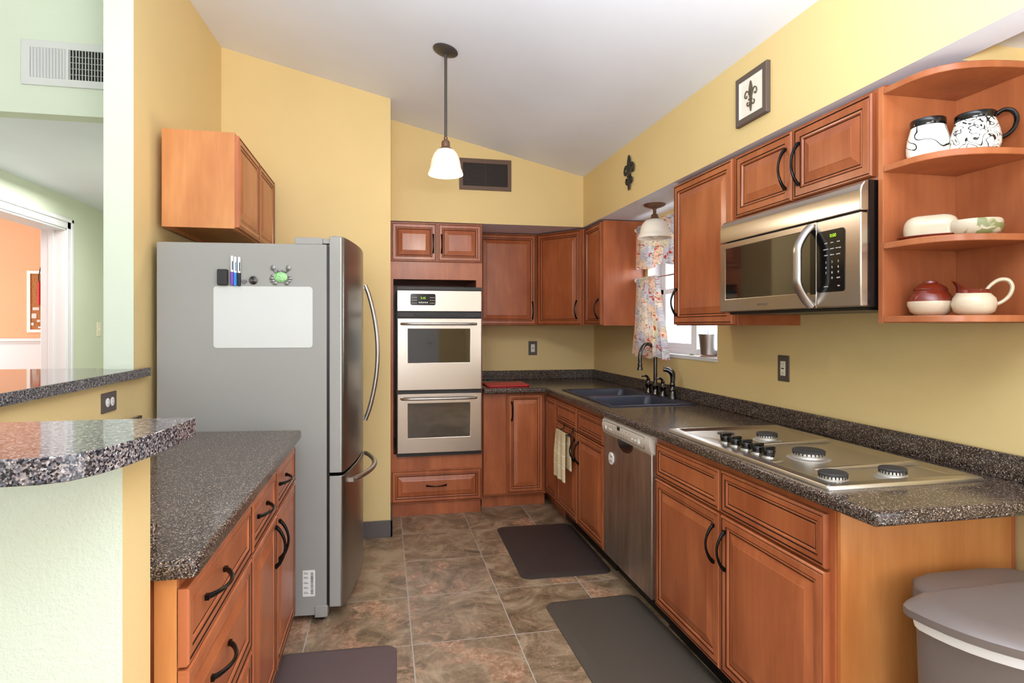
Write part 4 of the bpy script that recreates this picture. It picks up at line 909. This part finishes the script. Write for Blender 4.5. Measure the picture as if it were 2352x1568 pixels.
mm = mbf(M @ Matrix.Translation((-2.275, 2.222, 0))); mm.box((.031, .031, .0125), (.177, .174, .0145)); pc = t.part('print', mm, base('off_white_print', (232, 226, 214), 0.5))
mm = MB(); stroke_fleur(mm, M @ Matrix.Translation((-2.172, 2.324, .0145)), .062, .0042, .0012, .5)
mm.prism([(0, .05), (-.0075, .022), (-.004, .004), (0, -.008), (.004, .004), (.0075, .022)], .0, .001); t.part('emblem', mm, base('sepia_ink', (84, 72, 58), 0.6), parent=pc)
mm = MB(); stroke_fleur(mm, M @ Matrix.Translation((-3.41, 2.325, .012)), .105, .0052, 0, 1.8)
mm.T = M @ Matrix.Translation((-3.41, 2.325, 0)); mm.box((-.008, -.02, 0), (.008, -.008, .012))
single('iron_fleur', 'black wrought iron fleur-de-lis ornament on the soffit', 'wall ornament', mm, BLK, (1.5, 3.41, 2.325))
# return vent on the back soffit
t = Thing('return_vent', 'brown metal air return vent on the yellow back soffit', 'vent', (.738, 4.29, 2.5))
M = FB(4.29)
mm = mbf(M); mm.cells([.543, .570, .905, .933], [2.381, 2.412, 2.580, 2.613], lambda i, j: not (i == 1 and j == 1), 0, .010); t.part('frame', mm, BROWNV, bevel=.002)
t.part('dark_core', mbf(M).box((.565, 2.405, .0005), (.91, 2.585, .002)), VDARK)
mm = mbf(M)
for k in range(15): mm.box((.57, 2.417+k*.0112, .003), (.905, 2.4195+k*.0112, .006))
for k in range(33): mm.box((.575+k*.0102, 2.412, .0025), (.5762+k*.0102, 2.58, .0045))
mm.box((.735, 2.412, .003), (.740, 2.58, .008)); t.part('grille', mm, base('dark_grille', (58, 44, 36), 0.5))
# white register in the other room
t = Thing('air_register', 'white louvred air register high on the pale green wall', 'vent', (-1.55, 3.333, 2.69))
M = FB(3.333)
mm = mbf(M); mm.cells([-1.772, -1.732, -1.575, -1.56, -1.403, -1.363], [2.580, 2.618, 2.768, 2.805], lambda i, j: not (i in (1, 3) and j == 1), 0, .010); t.part('frame', mm, GRAYW, bevel=.002)
t.part('dark_core', mbf(M).box((-1.735, 2.615, .0005), (-1.40, 2.77, .002)), VDARK)
mm = mbf(M)
for k in range(11):
    x = -1.728+k*.0141; mm.add([(x, 2.618, .012), (x, 2.768, .012), (x+.0095, 2.768, .005), (x+.0095, 2.618, .005)], [(0, 3, 2, 1)]); mm.box((x, 2.618, .008), (x+.0015, 2.768, .011))
for k in range(11):
    x = -1.556+k*.0141; mm.box((x, 2.618, .003), (x+.0025, 2.768, .010))
for k in range(4): mm.box((-1.56, 2.645+k*.03, .0022), (-1.403, 2.647+k*.03, .0035))
t.part('louvre', mm, GRAYW)
# outlets and switch
def outlet(name, lab, M, w, h, style):
    o_ = M @ Vector((0, 0, 0)); t = Thing(name, lab, 'outlet' if 'outlet' in name else 'switch', o_)
    mm = mbf(M); mm.prism(rrect(-w/2, -h/2, w/2, h/2, .004), 0, .005); pm = IVORY if style == 'switch' else PLATE
    t.part('plate', mm, pm, bevel=.0015)
    if style == 'gfci':
        mm = mbf(M); mm.box((-.017, -.034, .005), (.017, .034, .008)); d = t.part('receptacle', mm, IVORY, bevel=.001)
        mm = mbf(M)
        for s in (-1, 1):
            for q in (-.006, .006): mm.box((q-.001, s*.021-.004, .008), (q+.001, s*.021+.004, .0084))
            mm.box((-.002, s*.021-.011, .008), (.002, s*.021-.008, .0084))
        mm.box((-.010, -.003, .008), (.010, .003, .0084)); t.part('slot', mm, DTXT, parent=d)
    if style == 'duplex':
        for s in (-1, 1):
            mm = mbf(M); mm.lathe([(.017, .005), (.017, .008), (.015, .0085)], (s*.020, 0, 0), 20, sx=.85); d = t.part('receptacle', mm, WHITE)
            mm = mbf(M)
            for q in (-.006, .006): mm.box((s*.020-.004, q-.001, .0085), (s*.020+.004, q+.001, .0089))
            t.part('slot', mm, DTXT, parent=d)
    if style == 'switch':
        mm = mbf(M); mm.box((-.004, -.006, .005), (.004, .006, .014)); t.part('toggle', mm, IVORY)
outlet('wall_outlet', 'bronze plate outlet on the back wall above the cutting board', FB(YB) @ Matrix.Translation((1.2795, 1.184, 0)), .078, .122, 'gfci')
outlet('wall_outlet', 'bronze plate outlet on the yellow right wall above the cooktop', FR(XW) @ Matrix.Translation((-2.445, 1.176, 0)), .078, .122, 'gfci')
outlet('wall_outlet', 'sideways bronze plate outlet with round white sockets under the bar', FL(-1.045) @ Matrix.Translation((2.517, 1.081, 0)), .122, .076, 'duplex')
outlet('light_switch', 'ivory light switch on the pale green wall by the doorway', FL(-2.55) @ Matrix.Translation((5.95, 1.348, 0)), .07, .128, 'switch')
# cork board in the orange room
t = Thing('cork_board', 'white framed cork board on the orange wall beyond the doorway', 'cork board', (-3.4, 7.0, 1.65))
M = FB(7.0); s0 = -3.665
mm = mbf(M); mm.cells([s0, s0+.03, s0+.57, s0+.6], [1.312, 1.342, 1.928, 1.958], lambda i, j: not (i == 1 and j == 1), 0, .02); t.part('frame', mm, WHITE)
t.part('cork', mbf(M).box((s0+.025, 1.337, .001), (s0+.575, 1.933, .01)), CRK)
for (a, z, w_, h_, mt) in ((.06, 1.46, .045, .05, 0), (.11, 1.42, .03, .025, 0), (.055, 1.385, .025, .03, 0), (.12, 1.355, .03, .02, 0), (.07, 1.545, .06, .03, 0)): t.part('pinned_paper', mbf(M).box((s0+a-.02, z, .010), (s0+a-.02+w_, z+h_, .013)), GRAYW)
m = mbf(M); m.tube([(s0+.13, 2.0, .022), (s0+.11, 1.9, .022), (s0+.115, 1.83, .022)], .004, 6, 1); m.tube([(s0+.115, 1.84, .022), (s0+.115, 1.60, .022)], [.012, .016], 10, 0); m.box((s0+.135, 1.53, .014), (s0+.17, 1.72, .02), 0)
single('red_tassel', 'red tassel hanging on the cork board', 'tassel', m, [RED, BLK], (-3.5, 6.98, 1.6))

# ================================================================== FLOOR MATS AND BIN
def mat(name, lab, x0, y0, x1, y1, mt, rz=0):
    cx_, cy_ = (x0+x1)/2, (y0+y1)/2; a, b_ = (x1-x0)/2, (y1-y0)/2
    m = MB(); m.loft([[(x, y, z) for x, y in rrect(-a+i, -b_+i, a-i, b_-i, .055)] for i, z in ((0, .0008), (.001, .004), (.03, .014), (.04, .0155))])
    o = m.build(name, mt); o.location = (cx_, cy_, 0); o.rotation_euler = (0, 0, rz); tag(o, lab, 'mat'); return o
mat('anti_fatigue_mat', 'dark brown anti-fatigue mat in front of the sink cabinet', .742, 3.085, 1.262, 3.925, MATB, math.radians(-1))
mat('anti_fatigue_mat', 'large grey-brown anti-fatigue mat in front of the cooktop cabinet', .785, 1.60, 1.27, 2.812, MATG, math.radians(1))
mat('anti_fatigue_mat', 'brown anti-fatigue mat beside the left drawers at the frame bottom', -.45, 1.75, .045, 2.575, MATN, math.radians(-1.5))
t = Thing('trash_can', 'grey-brown plastic kitchen trash can with white liner by the cabinet end', 'trash can', (1.55, 1.18, 0))
def dshape(rx, ry, back, cy=1.225, cx=1.552, n=22):
    pts = [(cx-rx*math.cos(PI*k/n), cy-ry*math.sin(PI*k/n)) for k in range(n+1)]
    return pts+[(cx+rx*.97, cy+back*.6), (cx+rx*.86, cy+back), (cx-rx*.86, cy+back), (cx-rx*.97, cy+back*.6)]
rr = lambda rx, ry, bk, z: [(x, y, z) for x, y in dshape(rx, ry, bk)]
m = MB(); m.loft([rr(.200, .215, .05, .0), rr(.204, .22, .055, .02), rr(.246, .264, .03, .60), rr(.248, .266, .03, .628)]); t.part('body', m, BIN)
m = MB(); m.loft([rr(.250, .269, .032, .620), rr(.254, .274, .033, .632), rr(.253, .272, .032, .6515)]); t.part('liner', m, BAG)
m = MB(); ls = rr
m.loft([ls(.270, .288, .033, .650), ls(.284, .304, .034, .657), ls(.285, .306, .034, .676), ls(.276, .296, .032, .686), ls(.240, .258, .028, .697), ls(.232, .250, .026, .6975), ls(.15, .16, .02, .704), ls(.05, .05, .01, .707)])
lid = t.part('lid', m, BIN)
hp = [(1.365, 1.24), (1.75, 1.24), (1.75, 1.30), (1.72, 1.335), (1.64, 1.352), (1.46, 1.352), (1.395, 1.335), (1.365, 1.30)]
m = MB(); m.loft([[(x, y, z) for x, y in hp] for z in (.64, .690)]+[[(1.55+(x-1.55)*.94, 1.29+(y-1.29)*.9, .699) for x, y in hp]]); t.part('hinge', m, BIN, parent=lid, bevel=.004)
